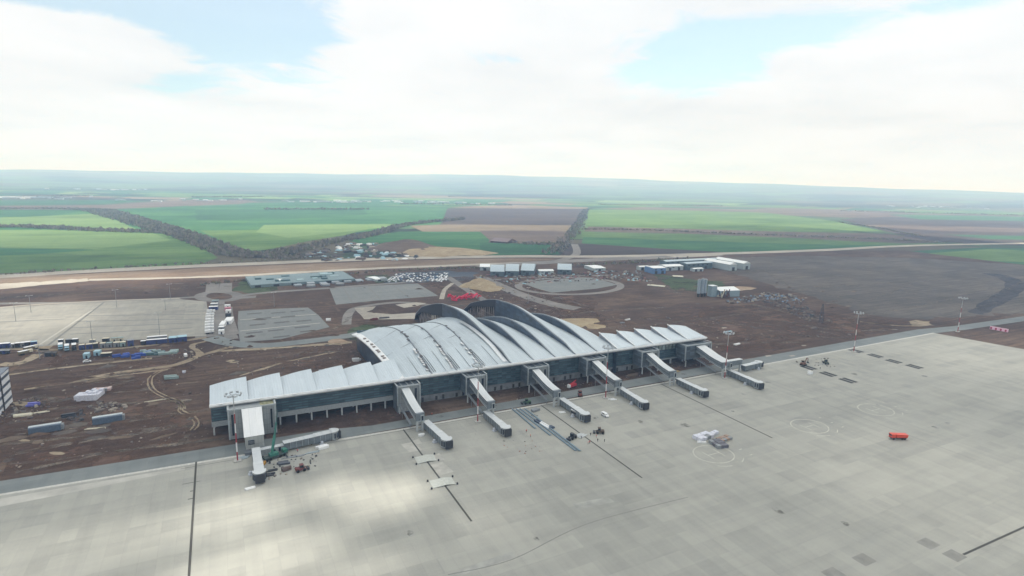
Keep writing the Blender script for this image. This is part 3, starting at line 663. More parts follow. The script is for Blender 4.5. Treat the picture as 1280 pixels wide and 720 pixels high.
def glassy(name, base, rough=0.18, bands=1.0, vert=1.5, spec=0.6, tint=0.5):
    t = NT(name); v = t.coord('Object'); s3 = t.new('ShaderNodeSeparateXYZ'); t.link(v, s3.inputs[0])
    def cell(sock, size):
        return t.math('FLOOR', t.math('DIVIDE', sock, size))
    hsh = t.new('ShaderNodeTexWhiteNoise'); hsh.noise_dimensions = '3D'; cb = t.new('ShaderNodeCombineXYZ')
    t.link(cell(s3.outputs[0], vert*2), cb.inputs[0]); t.link(cell(s3.outputs[1], vert*2), cb.inputs[1]); t.link(cell(s3.outputs[2], bands), cb.inputs[2]); t.link(cb.outputs[0], hsh.inputs['Vector'])
    lo = tuple(c*0.5 for c in base[:3])+(1,); hi = tuple(c*1.7 for c in base[:3])+(1,)
    col = t.mix(hsh.outputs['Value'], lo, hi)
    fr = t.math('FRACT', t.math('DIVIDE', s3.outputs[2], bands)); ln = t.math('GREATER_THAN', fr, 0.80)
    col = t.mix(t.math('MULTIPLY', ln, tint), col, (0.012,0.016,0.03,1))
    col = t.mix(t.math('MULTIPLY', t.noise(v, 0.25, 3), 0.35), col, tuple(c*2.0 for c in base[:3])+(1,))
    t.base(col); t.set(rough, 0, spec); return t.m
curtain = glassy('curtain_glass', (0.060,0.105,0.125,1), 0.2, 1.35, 1.5)
clere = glassy('clerestory_glass', (0.035,0.055,0.085,1), 0.3, 2.2, 2.5, 0.5, 0.3)
concg = plain('grey_wall', (0.20,0.215,0.23,1), 0.8, var=0.35, scale=0.35)
slabc = plain('slab_grey', (0.30,0.33,0.345,1), 0.7)
colm = plain('column_paint', (0.42,0.45,0.46,1), 0.6)
dkm = plain('shadow_dark', (0.035,0.035,0.04,1), 0.8)
frm = plain('frame_grey', (0.38,0.42,0.44,1), 0.5, 0.2)

# ------------------------------------------------------------------ terminal
def interp(tab, y):
    if y <= tab[0][0]: return tab[0][1]
    if y >= tab[-1][0]: return tab[-1][1]
    for i in range(len(tab)-1):
        (a, b), (c, d) = tab[i], tab[i+1]
        if a <= y <= c:
            p0 = tab[max(0, i-1)][1]; p3 = tab[min(len(tab)-1, i+2)][1]; t_ = (y-a)/(c-a)
            return 0.5*((2*b)+(-p0+d)*t_+(2*p0-5*b+4*d-p3)*t_*t_+(-p0+3*b-3*d+p3)*t_**3)
HI = [(284,16.8),(297,19.7),(310,22.7),(323,25.1),(338,26.4),(353,25.8),(370,23.0),(387,19.0),(402,15.0)]
LO = [(284,16.6),(297,18.7),(310,20.1),(323,20.8),(338,21.0),(353,20.6),(370,18.9),(387,16.6),(402,14.0)]
LFT = [(284,16.6),(298,17.3),(314,17.6),(328,17.7),(344,17.6),(364,16.5),(387,14.5),(402,12.0)]
HD = [(284,16.8),(297,20.9),(311,23.3),(326,25.9),(342,28.5),(358,30.2),(374,30.7),(392,29.6),(406,27.7),(428,22.5),(452,15.5),(467,7),(473,0.3)]
def HDR(y):
    t_ = min(1, max(0, (y-335)/70)); t_ = t_*t_*(3-2*t_)
    return interp(LO, min(y, 402))*(1-t_)+max(0.2, interp(HD, y)-5*min(1, (473-y)/30))*t_ if y > 335 else interp(LO, y)
TX, TY = 150.0, 330.0
T = empty('airport_terminal', (TX, TY, 0), label='long grey airport terminal with an arched ribbed metal roof and two low sawtooth wings', cat='terminal')
def tb(mb, name, mat, smooth=False):
    mb.v = [(x-TX, y-TY, z) for x, y, z in mb.v]; return mb.build(name, mat, T, smooth=smooth)
ys = [284+2.95*i for i in range(41)]; ysh = [284+3.0*i for i in range(64)]
cen = [81.5,97.3,111.5,127.0,145.3,160.4,175.3,189.8,206.0,221.0]
# bay: (left profile, right profile, y list)
f = lambda tab: (lambda y: interp(tab, y))
LW = [(284,16.3),(309,21.8),(334,24.5),(352,24.9),(370,24.2),(387,21.5),(402,18.0)]
prof = [(f(LFT), lambda y: interp(HI, y)*0.93+0.9), (f(LO), f(HI)), (f(LO), f(HI)), (f(LO), f(LW)), (f(HD), HDR), (f(HI), f(LO)), (f(HI), f(LO)), (f(HD), HDR), (f(HI), f(LO))]
undm = plain('deck_underside', (0.045,0.05,0.065,1), 0.8)
xjm = plain('cross_seam', (0.25,0.28,0.31,1), 0.5)
def roof_bay(x0, x1, pl, pr, ylist, mat):
    mb = MB(); rows = []
    for y in ylist:
        zl, zr = pl(y), pr(y); r_ = []
        for j in range(6):
            u = j/5; r_.append((x0+(x1-x0)*u, y, zl+(zr-zl)*u+0.35*math.sin(math.pi*u)))
        rows.append(r_)
    mb.grid([r_[::-1] for r_ in rows], 0.45, 1); tb(mb, 'roof_panel', [mat, undm], False)
for i, (pl, pr) in enumerate(prof):
    roof_bay(cen[i]+0.02, cen[i+1]-0.02, pl, pr, ysh if i in (4, 7) else ys, roofm)
# risers: glazed crescents between neighbouring bays plus a lip along each arch
for i in range(1, 9):
    x = cen[i]; A = prof[i-1][1]; B = prof[i][0]
    yl = [y for y in (ysh if i in (4, 7) else ys) if y <= (470 if i in (4, 7) else 402)]; rows = []
    for y in yl:
        a, b = A(min(y, 402)), B(y); lo_, hi_ = min(a, b)-0.5, max(a, b)-0.1
        if y > 402: hi_ = b-0.1; lo_ = max(0, hi_-(6.0 if i == 7 else 9)*(1 if y < 420 else (476-y)/56))
        if lo_ >= hi_: lo_ = hi_-0.05
        rows.append([(x-0.08, y, lo_), (x-0.08, y, hi_)])
    k_ = sum(1 for y in yl if y <= 402)
    mb = MB(); mb.grid(rows[:k_]); tb(mb, 'clerestory', clere)
    if len(rows) > k_: mb = MB(); mb.grid(rows[k_-1:]); tb(mb, 'canopy_fascia', plain('canopy_dark', (0.022,0.027,0.045,1), 0.5, 0.2))
    mb = MB(); hi = B if i >= 4 else A; yy = ysh if i in (4, 7) else ys; yy = [y for y in yy if y < 473]
    for a, b in zip(yy, yy[1:]):
        hh = (0.9 if i in (4, 7) else (0.7 if i > 4 else 0.4)) if a < 392 else 0.4
        za, zb = hi(a)+0.25, hi(b)+0.25
        mb.add([(x-0.35, a, za), (x-0.35, b, zb), (x+0.3, b, zb), (x+0.3, a, za), (x-0.35, a, za-hh), (x-0.35, b, zb-hh), (x+0.3, b, zb-hh), (x+0.3, a, za-hh)],
               [(0,3,2,1),(4,5,6,7),(0,1,5,4),(3,7,6,2)])
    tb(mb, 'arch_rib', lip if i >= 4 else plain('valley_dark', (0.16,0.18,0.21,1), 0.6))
# open canopies landside: steel lattice below the two tall arches
for xx, x1 in ((145.3,147.5), (189.8,192.0)):
    mb = MB()
    for k_, y in enumerate(range(404, 462, 4)):
        zt = max(1.5, interp(HD, y)-3); mb.tube((x1-0.6, y, 0), (x1-0.6, y, zt), 0.28, n=6)
        if k_ % 2 == 0: mb.tube((x1-0.6, y, 0), (x1-0.6, y+4, max(1, interp(HD, y+4)-3)), 0.2, n=6)
        else: mb.tube((x1-0.6, y, zt), (x1-0.6, y+4, 0), 0.2, n=6)
    for z in (5, 10, 14): mb.tube((x1-0.6, 404, z), (x1-0.6, 452-z, z), 0.22, n=6)
    tb(mb, 'steel_lattice', plain('primed_steel', (0.36,0.32,0.31,1), 0.6))
for i in (4, 7): mb = MB(); mb.grid([[(cen[i+1]-0.3, y, max(0.1, HDR(y)-0.7)), (cen[i+1]-0.3, y, 0)] for y in (403, 415, 430, 445, 458)]); tb(mb, 'canopy_wall', plain('canopy_boarding', (0.09,0.085,0.09,1), 0.8, var=0.5, scale=0.4))
for i, yc in ((0,322),(1,327),(2,324),(3,330),(0,352),(1,356),(2,350)):
    pl, pr = prof[i]; mb = MB(); mb.bar((cen[i]+0.3, yc, pl(yc)+0.22), (cen[i+1]-0.6, yc+0.6, pr(yc)+0.22), 0.3, 0.1); tb(mb, 'cross_joint', xjm)
for i in (0, 1, 2, 3):
    pl, pr = prof[i]; xm = (cen[i]+cen[i+1])/2+1; mb = MB()
    for a, b in zip(range(285, 309, 4), range(289, 313, 4)): mb.bar((xm, a, (pl(a)+pr(a))/2+0.62), (xm, b, (pl(b)+pr(b))/2+0.62), 0.22, 0.12)
    tb(mb, 'roof_joint', xjm)
# roof debris lines: loose gutters, pallets and cut sheets lying in the unfinished valleys
mb = MB(); mb2 = MB(); mb3 = MB(); rnd = random.Random(4)
for i in (1, 2, 3):
    x = cen[i]; A = prof[i-1][1]
    for k_ in range(46):
        y = 288+k_*1.25+rnd.uniform(-0.5, 0.5); z = A(y)+0.30
        if rnd.random() < 0.24: mb.cbox(x+rnd.uniform(-1.2, 0.6), y, z, rnd.uniform(0.4, 1.3), rnd.uniform(0.8, 2.4), 0.35, rnd.uniform(-0.2, 0.2))
        if rnd.random() < 0.6 and y < 314: mb2.cbox(x-1.4+rnd.uniform(-0.2, 0.2), y, z+0.1, 1.1, 2.6, 0.18)
    for dx in (1.3, 2.5):
        mb3 = MB()
        for a, b in zip(range(286, 318 if dx < 2 else 306, 3), range(289, 321, 3)):
            mb3.bar((x+dx, a, prof[i][0](a)+0.5), (x+dx, b, prof[i][0](b)+0.5), 0.16, 0.25)
        tb(mb3, 'guide_rail', plain('rail_dark', (0.10,0.11,0.13,1), 0.6))
tb(mb, 'roof_offcuts', plain('offcut_dark', (0.12,0.12,0.13,1), 0.7))['kind'] = 'stuff'; tb(mb2, 'trim_offcuts', fasc)['kind'] = 'stuff'
mb = MB(); mb.grid([[(145.2-1.0-0.9*u, y, prof[3][1](y)+0.55) for u in (0, 1, 2, 3)] for y in ys[1:26]], 0.05)
tb(mb, 'bright_flashing', sheet_metal('bright_sheet', (0.62,0.66,0.70,1), (0.78,0.81,0.83,1), 0.35, 0.4))
# outer left gable band with unfinished openings
mb = MB(); mb.grid([[(x, y, interp(LFT, y)+0.35-0.2*(81.5-x)) for x in (81.6, 80.4, 79.2, 77.6)] for y in ys], 0.7); tb(mb, 'gable_band', fasc)
for y, dy in ((303,1.2),(309,2.4),(318,1.9),(322,1.5),(331,2.6),(335,1.2),(343,1.8),(349,2.9),(360,1.4),(369,2.2)): tb(MB().box(78.6+dy*0.2, 80.7, y, y+dy, interp(LFT, y)+0.0, interp(LFT, y)+0.42), 'band_opening', plain('rust_brown', (0.22,0.19,0.18,1), 0.8))
for xx, tab_ in ((81.0, LFT), (221.0, LO)): mb = MB(); mb.grid([[(xx, y, 0), (xx, y, interp(tab_, y)-0.4)] for y in ys]); tb(mb, 'gable_glass', clere)
mb = MB(); mb.grid([[(x, 400.5, 0), (x, 400.5, 14)] for x in (81, 145, 206, 221)]); tb(mb, 'landside_wall', curtain)
# left wing: low on the left edge, peak on the right edge; right wing mirrored
lw = [-10.2, 6.2, 21.8, 37.2, 53.0, 68.3, 81.4]; rw = [221.1, 235.5, 250.4, 265.2, 280.3, 297.6]
for i in range(6):
    lo_, hi_ = (19.0, 21.4)
    roof_bay(lw[i]+0.02, lw[i+1]-0.02, lambda y: 16.2+(lo_-16.2)*(y-284)/20, lambda y: 16.2+(hi_-16.2)*(y-284)/20, [284, 290, 297, 304], roofw)
for i in range(5):
    roof_bay(rw[i]+0.02, rw[i+1]-0.02, lambda y: 16.9+(22.4-16.9)*(y-284)/20, lambda y: 16.9+(19.8-16.9)*(y-284)/20, [284, 290, 297, 304], roofw)
for i in range(1, 6): tb(MB().add([(lw[i]+0.0, 284.2, 15.9), (lw[i], 303.9, 18.4), (lw[i], 303.9, 21.3), (lw[i], 284.2, 16.3)], [(0,1,2,3)]), 'wing_riser', lip)
for i in range(0, 5): tb(MB().add([(rw[i], 284.2, 16.4), (rw[i], 303.9, 19.3), (rw[i], 303.9, 22.3), (rw[i], 284.2, 17.0)], [(0,1,2,3)]), 'wing_riser', lip); tb(MB().bar((rw[i]-0.1, 284, 17.2), (rw[i]-0.1, 304.2, 22.7), 0.55, 0.6), 'wing_edge_trim', fasc)
# eave fascia, soffit, underside
mb = MB()
mb.box(-10.3, 81, 283.2, 284.0, 15.2, 16.5); mb.box(81, 298, 283.2, 284.0, 15.5, 16.9); tb(mb, 'eave_fascia', fasc)
mb = MB(); mb.box(-10.3, 81, 282.5, 283.2, 15.9, 16.1); mb.box(81, 298, 282.5, 283.2, 16.3, 16.5)
for x in range(-6, 298, 16): mb.box(x, x+1.3, 282.3, 283.3, 16.52, 16.8)
tb(mb, 'eave_gutter', plain('gutter_bright', (0.80,0.82,0.83,1), 0.35, 0.3, 0.08))
mb = MB(); mb.box(-10, 81, 284.05, 303.9, 14.5, 15.1); mb.box(81.05, 221, 284.05, 300, 14.7, 15.4); mb.box(221.05, 297.5, 284.05, 303.9, 14.7, 15.4); tb(mb, 'soffit', soff)
# glazing: one sheet per zone with mullion fins
def curtain_wall(x0, x1, y, z0, z1, mat, nm='glazing'):
    mb = MB(); mb.box(x0, x1, y, y+0.4, z0, z1); tb(mb, nm, mat)
    mb = MB(); k_ = int((z1-z0)/1.35)
    for j in range(k_+1): mb.box(x0, x1, y-0.32, y-0.002, z0+j*1.35, z0+j*1.35+0.22)
    n_ = int((x1-x0)/5)
    for j in range(n_+1): mb.box(x0+j*(x1-x0-0.15)/n_, x0+j*(x1-x0-0.15)/n_+0.15, y-0.36, y-0.33, z0, z1)
    tb(mb, 'mullion', plain('mullion_blue', (0.045,0.06,0.09,1), 0.5, 0.3))
curtain_wall(-9.9, 81, 287.0, 6.9, 14.5, curtain)
curtain_wall(81.1, 221, 287.6, 3.8, 14.7, curtain)
curtain_wall(221.1, 255, 287.6, 4.0, 14.7, curtain)
mb = MB(); mb.box(255.1, 297.3, 288.2, 288.6, 10.2, 14.7); tb(mb, 'pale_glazing', glassy('pale_glass', (0.22,0.28,0.28,1), 0.3, 3, 1.2, 0.5, 0.1))
mb = MB()
for x in range(256, 297, 3): mb.box(x, x+0.5, 287.9, 288.19, 10.2, 14.7)
tb(mb, 'pale_mullion', plain('mullion_dark', (0.10,0.12,0.14,1), 0.6))
curtain_wall(255.1, 297.3, 288.0, 4.2, 10.1, curtain)
for b_ in ((-10, 81, 286.6, 303.5, 4.3, 6.85), (255, 297.4, 286.9, 303.5, 3.4, 4.15)): tb(MB().box(*b_), 'floor_slab', slabc)
mb = MB(); mb.box(-9.9, -9.5, 287.5, 303.6, 6.86, 15.6); tb(mb, 'end_glazing', glassy('end_glass', (0.07,0.14,0.14,1), 0.3, 2.2))
mb = MB(); mb.box(-9.8, 297.2, 303.0, 303.4, 6.9, 15.6) ; tb(mb, 'rear_wall', concg)
tb(MB().box(81.1, 254.9, 287.4, 288.4, 0, 3.75), 'plinth_wall', concg)
for x in range(84, 254, 4):
    if (x//4) % 3: tb(MB().box(x, x+1.2, 287.1, 287.38, 0.3, 2.2+(x % 3)*0.3), 'plinth_opening', dkm)
mb = MB(); mb.box(-6, 80.5, 299.5, 300, 0, 4.25); tb(mb, 'undercroft_wall', plain('undercroft_brown', (0.07,0.05,0.05,1), 0.9))
for x in (-9.2,-2,5,12,19.8,27.3,34.5,42,49.4,56.9,64.4,71.9,79): 
    mb = MB(); mb.box(x-0.35, x+0.35, 287.0, 287.7, 0, 4.28); tb(mb, 'column', colm)
    if x in (-9.2, 12, 34.5, 56.9, 79): mb = MB(); mb.box(x-0.35, x+0.35, 296, 296.7, 0, 4.28); tb(mb, 'column', colm)
for x in (259, 270, 281, 292): mb = MB(); mb.box(x-0.4, x+0.4, 287.1, 287.9, 0, 3.38); tb(mb, 'column', colm)

# ------------------------------------------------------------------ fixed bridges: head tower, sloping tunnel, end cab on legs
tunw = plain('tunnel_side', (0.17,0.20,0.225,1), 0.35, 0.3, 0.3, 0.5)
tunr = sheet_metal('tunnel_roof', (0.50,0.54,0.57,1), (0.62,0.65,0.66,1), 0.45, 0.3, 1.0)
head = None
def panelled(name, c, pitch=1.2):
    t = NT(name); v = t.coord('Object'); wv = t.new('ShaderNodeTexBrick'); wv.offset = 0
    wv.inputs['Scale'].default_value = 1; wv.inputs['Brick Width'].default_value = pitch; wv.inputs['Row Height'].default_value = pitch*2.2; wv.inputs['Mortar Size'].default_value = 0.05
    wv.inputs['Color1'].default_value = c; wv.inputs['Color2'].default_value = tuple(x*0.86 for x in c[:3])+(1,); wv.inputs['Mortar'].default_value = tuple(x*0.5 for x in c[:3])+(1,)
    s3 = t.new('ShaderNodeSeparateXYZ'); t.link(v, s3.inputs[0]); cb = t.new('ShaderNodeCombineXYZ'); t.link(t.math('ADD', s3.outputs[0], s3.outputs[1]), cb.inputs[0]); t.link(s3.outputs[2], cb.inputs[1]); t.link(cb.outputs[0], wv.inputs['Vector'])
    t.base(wv.outputs['Color']); t.set(0.5, 0.2); return t.m
towg = glassy('tower_glass', (0.085,0.105,0.125,1), 0.3, 1.4, 2.0, 0.5, 0.4)
headm = panelled('tower_panel', (0.33,0.36,0.375,1)); lens = plain('slot_dark', (0.02,0.025,0.035,1), 0.2)
def fixed_bridge(xc, hx0, hx1, label, drift=0.0, w_=4.0, yend=253.0, extra=False):
    P = empty('boarding_bridge', (xc, 265, 0), label=label, cat='boarding bridge', group='fixed boarding bridges along the terminal front')
    L = lambda mb: setattr(mb, 'v', [(x-xc, y-265, z) for x, y, z in mb.v]) or mb
    first = hx0 < 80
    mb = MB(); mb.box(hx0, hx1, 278.2, 286.4, 0 if first else 4.6, 14.2); L(mb).build('head_tower', towg, P)
    mb = MB(); mb.box(hx0+0.1 if first else xc+1.2, hx1-0.1, 277.6, 278.19, 0.6 if first else 4.4, 14.1); L(mb).build('head_panel', headm, P)
    for b_ in ((hx1-2.6, hx1-1.5, 277.2, 277.59, 2.0 if first else 5.2, 12.6), (hx1+0.001, hx1+0.2, 279, 283, 5.0, 12.0)): L(MB().box(*b_)).build('slot_window', lens, P)
    mb = MB()
    mb.box(hx0-0.4, hx1+0.4, 276.9, 277.45, 14.25, 14.9); mb.box(hx1-0.2, hx1+0.4, 276.9, 286.0, 14.91, 15.2); mb.box(hx0-0.4, hx0+0.2, 276.9, 286.0, 14.91, 15.2)
    mb.box(hx1-0.3, hx1+0.4, 276.6, 277.18, 0.5, 14.24); mb.box(hx0-0.4, hx0+0.1, 276.6, 277.18, 4.5, 14.24)
    for x in (hx0+2.5, (hx0+hx1)/2, hx1-3): mb.box(x, x+0.3, 277.5, 286, 14.25, 14.6)
    L(mb).build('canopy_frame', frm, P)
    x0, x1 = xc-w_/2, xc+w_/2
    yt = [(277.2,13.5,9.6),(271,12.2,8.5),(264,10.5,7.0),(259,9.75,6.2),(yend,9.3,5.6)]
    mb = MB()
    for (ya, ta, ba), (yb, tb_, bb) in zip(yt, yt[1:]):
        d0 = drift*(277.2-ya)/24; d1 = drift*(277.2-yb)/24
        mb.add([(x0+d0,ya,ba),(x1+d0,ya,ba),(x1+d1,yb,bb),(x0+d1,yb,bb),(x0+d0,ya,ta),(x1+d0,ya,ta),(x1+d1,yb,tb_),(x0+d1,yb,tb_)],
               [(0,1,2,3),(4,7,6,5),(0,3,7,4),(1,5,6,2)])
    mb.add([(x0+drift,yend,yt[-1][2]),(x1+drift,yend,yt[-1][2]),(x1+drift,yend,yt[-1][1]),(x0+drift,yend,yt[-1][1])], [(0,1,2,3)])
    L(mb).build('tunnel_body', tunw, P)
    rows = [[(x0-0.15+drift*(277.2-y)/24, y, t_+0.16), (x1+0.15+drift*(277.2-y)/24, y, t_+0.16)] for y, t_, b in yt]
    mb = MB(); mb.grid(rows, 0.15); L(mb).build('tunnel_roof', tunr, P)
    mb = MB()
    for (ya, ta, ba), (yb, tb_, bb) in zip(yt, yt[1:]):
        for xs in (x0-0.06, x1+0.06):
            d0 = drift*(277.2-ya)/24; d1 = drift*(277.2-yb)/24
            mb.bar((xs+d0,ya,ta-1.0),(xs+d1,yb,tb_-1.0),0.08,0.16); mb.bar((xs+d0,ya,ba+0.9),(xs+d1,yb,bb+0.9),0.08,0.16); mb.bar((xs+d0,ya,ba+0.1),(xs+d1,yb,bb+0.1),0.12,0.35)
    L(mb).build('side_rail', plain('rail_pale', (0.40,0.44,0.46,1), 0.5), P)
    mb = MB(); mb.bar((x0-1.6,276,5.6),(x0-1.6+drift,256,2.6),0.9,0.5); mb.bar((x0-1.6,276,6.7),(x0-1.6+drift,256,3.7),0.1,0.12)
    for q in range(6): y = 274-q*3.4; zz_ = 5.6-(276-y)*0.15; mb.bar((x0-1.6,y,zz_),(x0-1.6,y,zz_+1.1),0.1,0.1); mb.bar((x0-1.6,y,0),(x0-1.6,y,zz_),0.16,0.16) if q % 2 else None
    L(mb).build('escape_stair', plain('stair_steel', (0.26,0.29,0.32,1), 0.5, 0.3), P)
    # end cab
    mb = MB(); mb.box(x0+drift-0.2, x1+drift+0.2, yend-1.2, yend-0.02, 5.3, 9.5); L(mb).build('end_cab', tunw, P)
    mb = MB(); mb.box(x0+drift-0.1, x1+drift+0.1, yend-1.6, yend-1.21, 5.2, 5.7); mb.box(x1+drift-1.9, x1+drift-0.3, yend-1.9, yend-1.21, 5.7, 8.5); L(mb).build('door_surround', frm, P)
    mb = MB(); mb.box(x1+drift-1.6, x1+drift-0.6, yend-2.0, yend-1.91, 5.9, 8.2); L(mb).build('end_door', lens, P)
    for xs in (x0+drift+0.4, x1+drift-0.9):
        mb = MB(); mb.box(xs-0.4, xs+0.5, yend-1.3, yend-0.4, 0, 5.25); L(mb).build('support_leg', colm, P)
    mb = MB(); mb.box(x0+drift+0.9, x1+drift-1.3, yend-1.1, yend-0.7, 2.6, 3.0); mb.box(x0+drift+0.9, x1+drift-1.3, yend-1.1, yend-0.7, 0.9, 1.2); L(mb).build('leg_brace', frm, P)
    mb = MB(); mb.box(hx0+0.5, hx0+1.1, 276.7, 277.3, 0, 4.4); L(mb).build('support_leg', colm, P)
    if extra:
        mb = MB(); mb.box(x1+drift+0.1, x1+drift+13, 254.6, 257.4, 5.2, 8.4); L(mb).build('side_arm', tunw, P)
        mb = MB(); mb.box(x1+drift-0.0, x1+drift+13.1, 254.5, 257.5, 8.41, 8.6); L(mb).build('side_arm_roof', tunr, P)
        mb = MB(); mb.box(x1+drift+11.5, x1+drift+12.3, 255, 256, 0, 5.15); L(mb).build('support_leg', colm, P)
    return P
NB = ['fixed boarding bridge with grey sloping tunnel under the left foot of the arched roof',
      'fixed boarding bridge with grey sloping tunnel, second from the arch foot, behind a striped mast',
      'fixed boarding bridge with grey sloping tunnel above the long pipes on the apron',
      'fixed boarding bridge with sloping tunnel right of the bright red machine',
      'fixed boarding bridge with pale sloping tunnel at the start of the right sawtooth wing',
      'wide fixed boarding bridge with a side arm at the far right end of terminal']
for (xc, a, b, dr, w_, e), lb in zip(((80,76,87.8,0,3.9,0),(118.2,114.3,126.3,-0.3,3.9,0),(157.6,152.8,166.3,-0.3,4.2,0),(199.5,193.6,207.5,-1,4.4,0),(242,236,249.5,-2.5,4.6,0),(286.3,273,296,-1.3,7.6,1)), NB):
    fixed_bridge(xc, a, b, lb, dr, w_, 253.0, bool(e))
# first bridge: large box ramp house beside the left end
P = empty('boarding_bridge', (7.2, 268, 0), label='bulky white roofed bridge house on legs at the left end of terminal', cat='boarding bridge', group='fixed boarding bridges along the terminal front')
L = lambda mb: setattr(mb, 'v', [(x-7.2, y-268, z) for x, y, z in mb.v]) or mb
mb = MB(); mb.box(-2.8, 17.2, 277.5, 286.4, 0.6, 14.6); L(mb).build('head_tower', headm, P)
for b_ in ((-1.6, -0.7, 277.2, 277.49, 2.5, 12.6), (15.0, 15.8, 277.2, 277.49, 3.5, 12.8)): L(MB().box(*b_)).build('slot_window', lens, P)
mb = MB(); mb.box(-3.2, 17.6, 276.9, 277.45, 14.65, 15.3); mb.box(16.7, 17.5, 276.7, 277.19, 0.8, 14.64); mb.box(-3.1, -2.3, 276.7, 277.19, 0.8, 14.64); mb.box(-3.2, -2.4, 277.46, 285, 14.65, 15.3); mb.box(16.8, 17.6, 277.46, 285, 14.65, 15.3)
L(mb).build('canopy_frame', frm, P)
mb = MB(); mb.box(10.8, 16.6, 278, 285, 14.62, 14.72); L(mb).build('insulation_sheet', plain('ochre_board', (0.30,0.30,0.18,1), 0.8, var=0.6, scale=0.8), P)
mb = MB(); mb.add([(3,277.2,6),(11.2,277.2,6),(10.9,262,1.4),(3.4,262,1.4),(3,277.2,14.9),(11.2,277.2,14.9),(10.9,262,7.2),(3.4,262,7.2)], [(0,1,2,3),(4,7,6,5),(0,3,7,4),(1,5,6,2),(3,2,6,7)])
L(mb).build('tunnel_body', panelled('house_panel', (0.42,0.44,0.43,1), 1.6), P)
mb = MB(); mb.grid([[(3.2-0.3, 261.8, 7.35), (11.0+0.2, 261.8, 7.35)], [(2.9, 270, 11.4), (11.2, 270, 11.4)], [(2.7, 277.2, 15.05), (11.4, 277.2, 15.05)]], 0.13)
L(mb).build('tunnel_roof', sheet_metal('white_roof', (0.66,0.69,0.71,1), (0.76,0.78,0.79,1), 0.5, 0.1, 1.4), P)
mb = MB(); mb.box(4.4, 7.0, 261.5, 261.99, 3.6, 5.6); L(mb).build('louvre_window', lens, P)
mb = MB(); mb.box(4.2, 7.2, 261.75, 261.98, 3.4, 3.58); mb.box(4.2, 7.2, 261.75, 261.98, 5.62, 5.8)
for z in (4.1, 4.6, 5.1): mb.box(4.4, 7.0, 261.4, 261.49, z, z+0.12)
L(mb).build('window_frame', frm, P)
for xs, y in ((4.0,263),(9.6,263),(4.0,275),(9.8,275)):
    mb = MB(); mb.box(xs, xs+0.7, y, y+0.7, 0, 1.9 if y < 270 else 5.8); L(mb).build('support_leg', colm, P)
mb = MB(); mb.box(2.6, 11.5, 258.6, 261.9, 0.9, 1.35); mb.box(2.8, 5.2, 258.2, 260.6, 0.2, 0.88); L(mb).build('landing_platform', plain('platform_steel', (0.16,0.18,0.20,1), 0.6, 0.3), P)

# ------------------------------------------------------------------ apron drive tunnels resting on the ground
def loose_tunnel(p0, p1, label, cab='dark', w_=3.2, h=3.1, grp='boarding tunnels lying on the apron'):
    a, b = Vector(p0), Vector(p1); d = b-a; Ln = d.length; rot = math.atan2(d.y, d.x)
    P = empty('boarding_tunnel', (a.x, a.y, 0.2), rot, label=label, cat='boarding tunnel', group=grp)
    c = 4.2
    mb = MB(); mb.box(0, Ln*0.52, -w_/2, w_/2, 0.7, 0.7+h); mb.box(Ln*0.52+0.002, Ln-c, -w_/2-0.22, w_/2+0.22, 0.55, 0.85+h); mb.build('tunnel_body', tunw, P)
    mb = MB(); mb.box(-0.1, Ln*0.52, -w_/2-0.1, w_/2+0.1, 0.705+h, 0.88+h); mb.box(Ln*0.52+0.01, Ln-c+0.1, -w_/2-0.3, w_/2+0.3, 0.855+h, 1.03+h); mb.build('tunnel_roof', tunr, P)
    mb = MB()
    for q in range(1, 6):
        x = Ln*0.1*q; mb.box(x, x+0.14, -w_/2-0.12, w_/2+0.12, 0.72, 0.69+h)
    for q in range(1, 4):
        x = Ln*(0.52+0.09*q); mb.box(x, x+0.14, -w_/2-0.32, w_/2+0.32, 0.57, 0.84+h)
    mb.build('frame_hoop', frm, P)
    # cab: polygonal rotunda
    pts = [(Ln-c+3.1*math.cos(R(t_)), 0.0+2.5*math.sin(R(t_))) for t_ in range(-100, 101, 25)]
    mb = MB(); mb.prism(pts, 0.5, 1.15+h); mb.build('cab', plain('cab_grey', (0.30,0.33,0.35,1), 0.4, 0.2), P)
    mb = MB(); mb.prism([(Ln-c+(x-Ln+c)*1.06, y*1.06) for x, y in pts], 1.155+h, 1.33+h); mb.build('cab_roof', tunr, P)
    mb = MB()
    for t_ in range(-75, 76, 25):
        x, y = Ln-c+3.14*math.cos(R(t_)), 2.54*math.sin(R(t_)); mb.cbox(x-0.05, y, 1.2, 0.25, 0.8, h-0.7, R(t_))
    mb.build('cab_window', plain('cab_glass', (0.05,0.06,0.08,1), 0.2), P)
    mb = MB()
    for q in range(3): mb.box(Ln-c+2.9+0.3*q, Ln-c+3.12+0.3*q, -1.8+0.05*q, 1.8-0.05*q, 0.6, 0.9+h-0.05*q)
    mb.build('bellows', plain('bellows_dark', (0.035,0.037,0.045,1), 0.8), P)
    for x in (2.5, Ln*0.45, Ln*0.8):
        mb = MB(); mb.box(x, x+0.5, -w_/2+0.2, w_/2-0.2, 0, 0.5); mb.build('timber_block', plain('timber', (0.20,0.16,0.11,1), 0.9), P)
    mb = MB(); mb.cbox(Ln*0.62, -w_/2-1.4, 0, 1.8, 1.6, 0.5, 0.3); mb.cbox(Ln*0.62, -w_/2-1.5, 0.5, 1.0, 0.9, 1.1, 0.3); mb.build('drive_unit', plain('drive_white', (0.50,0.54,0.60,1), 0.5), P)
    return P
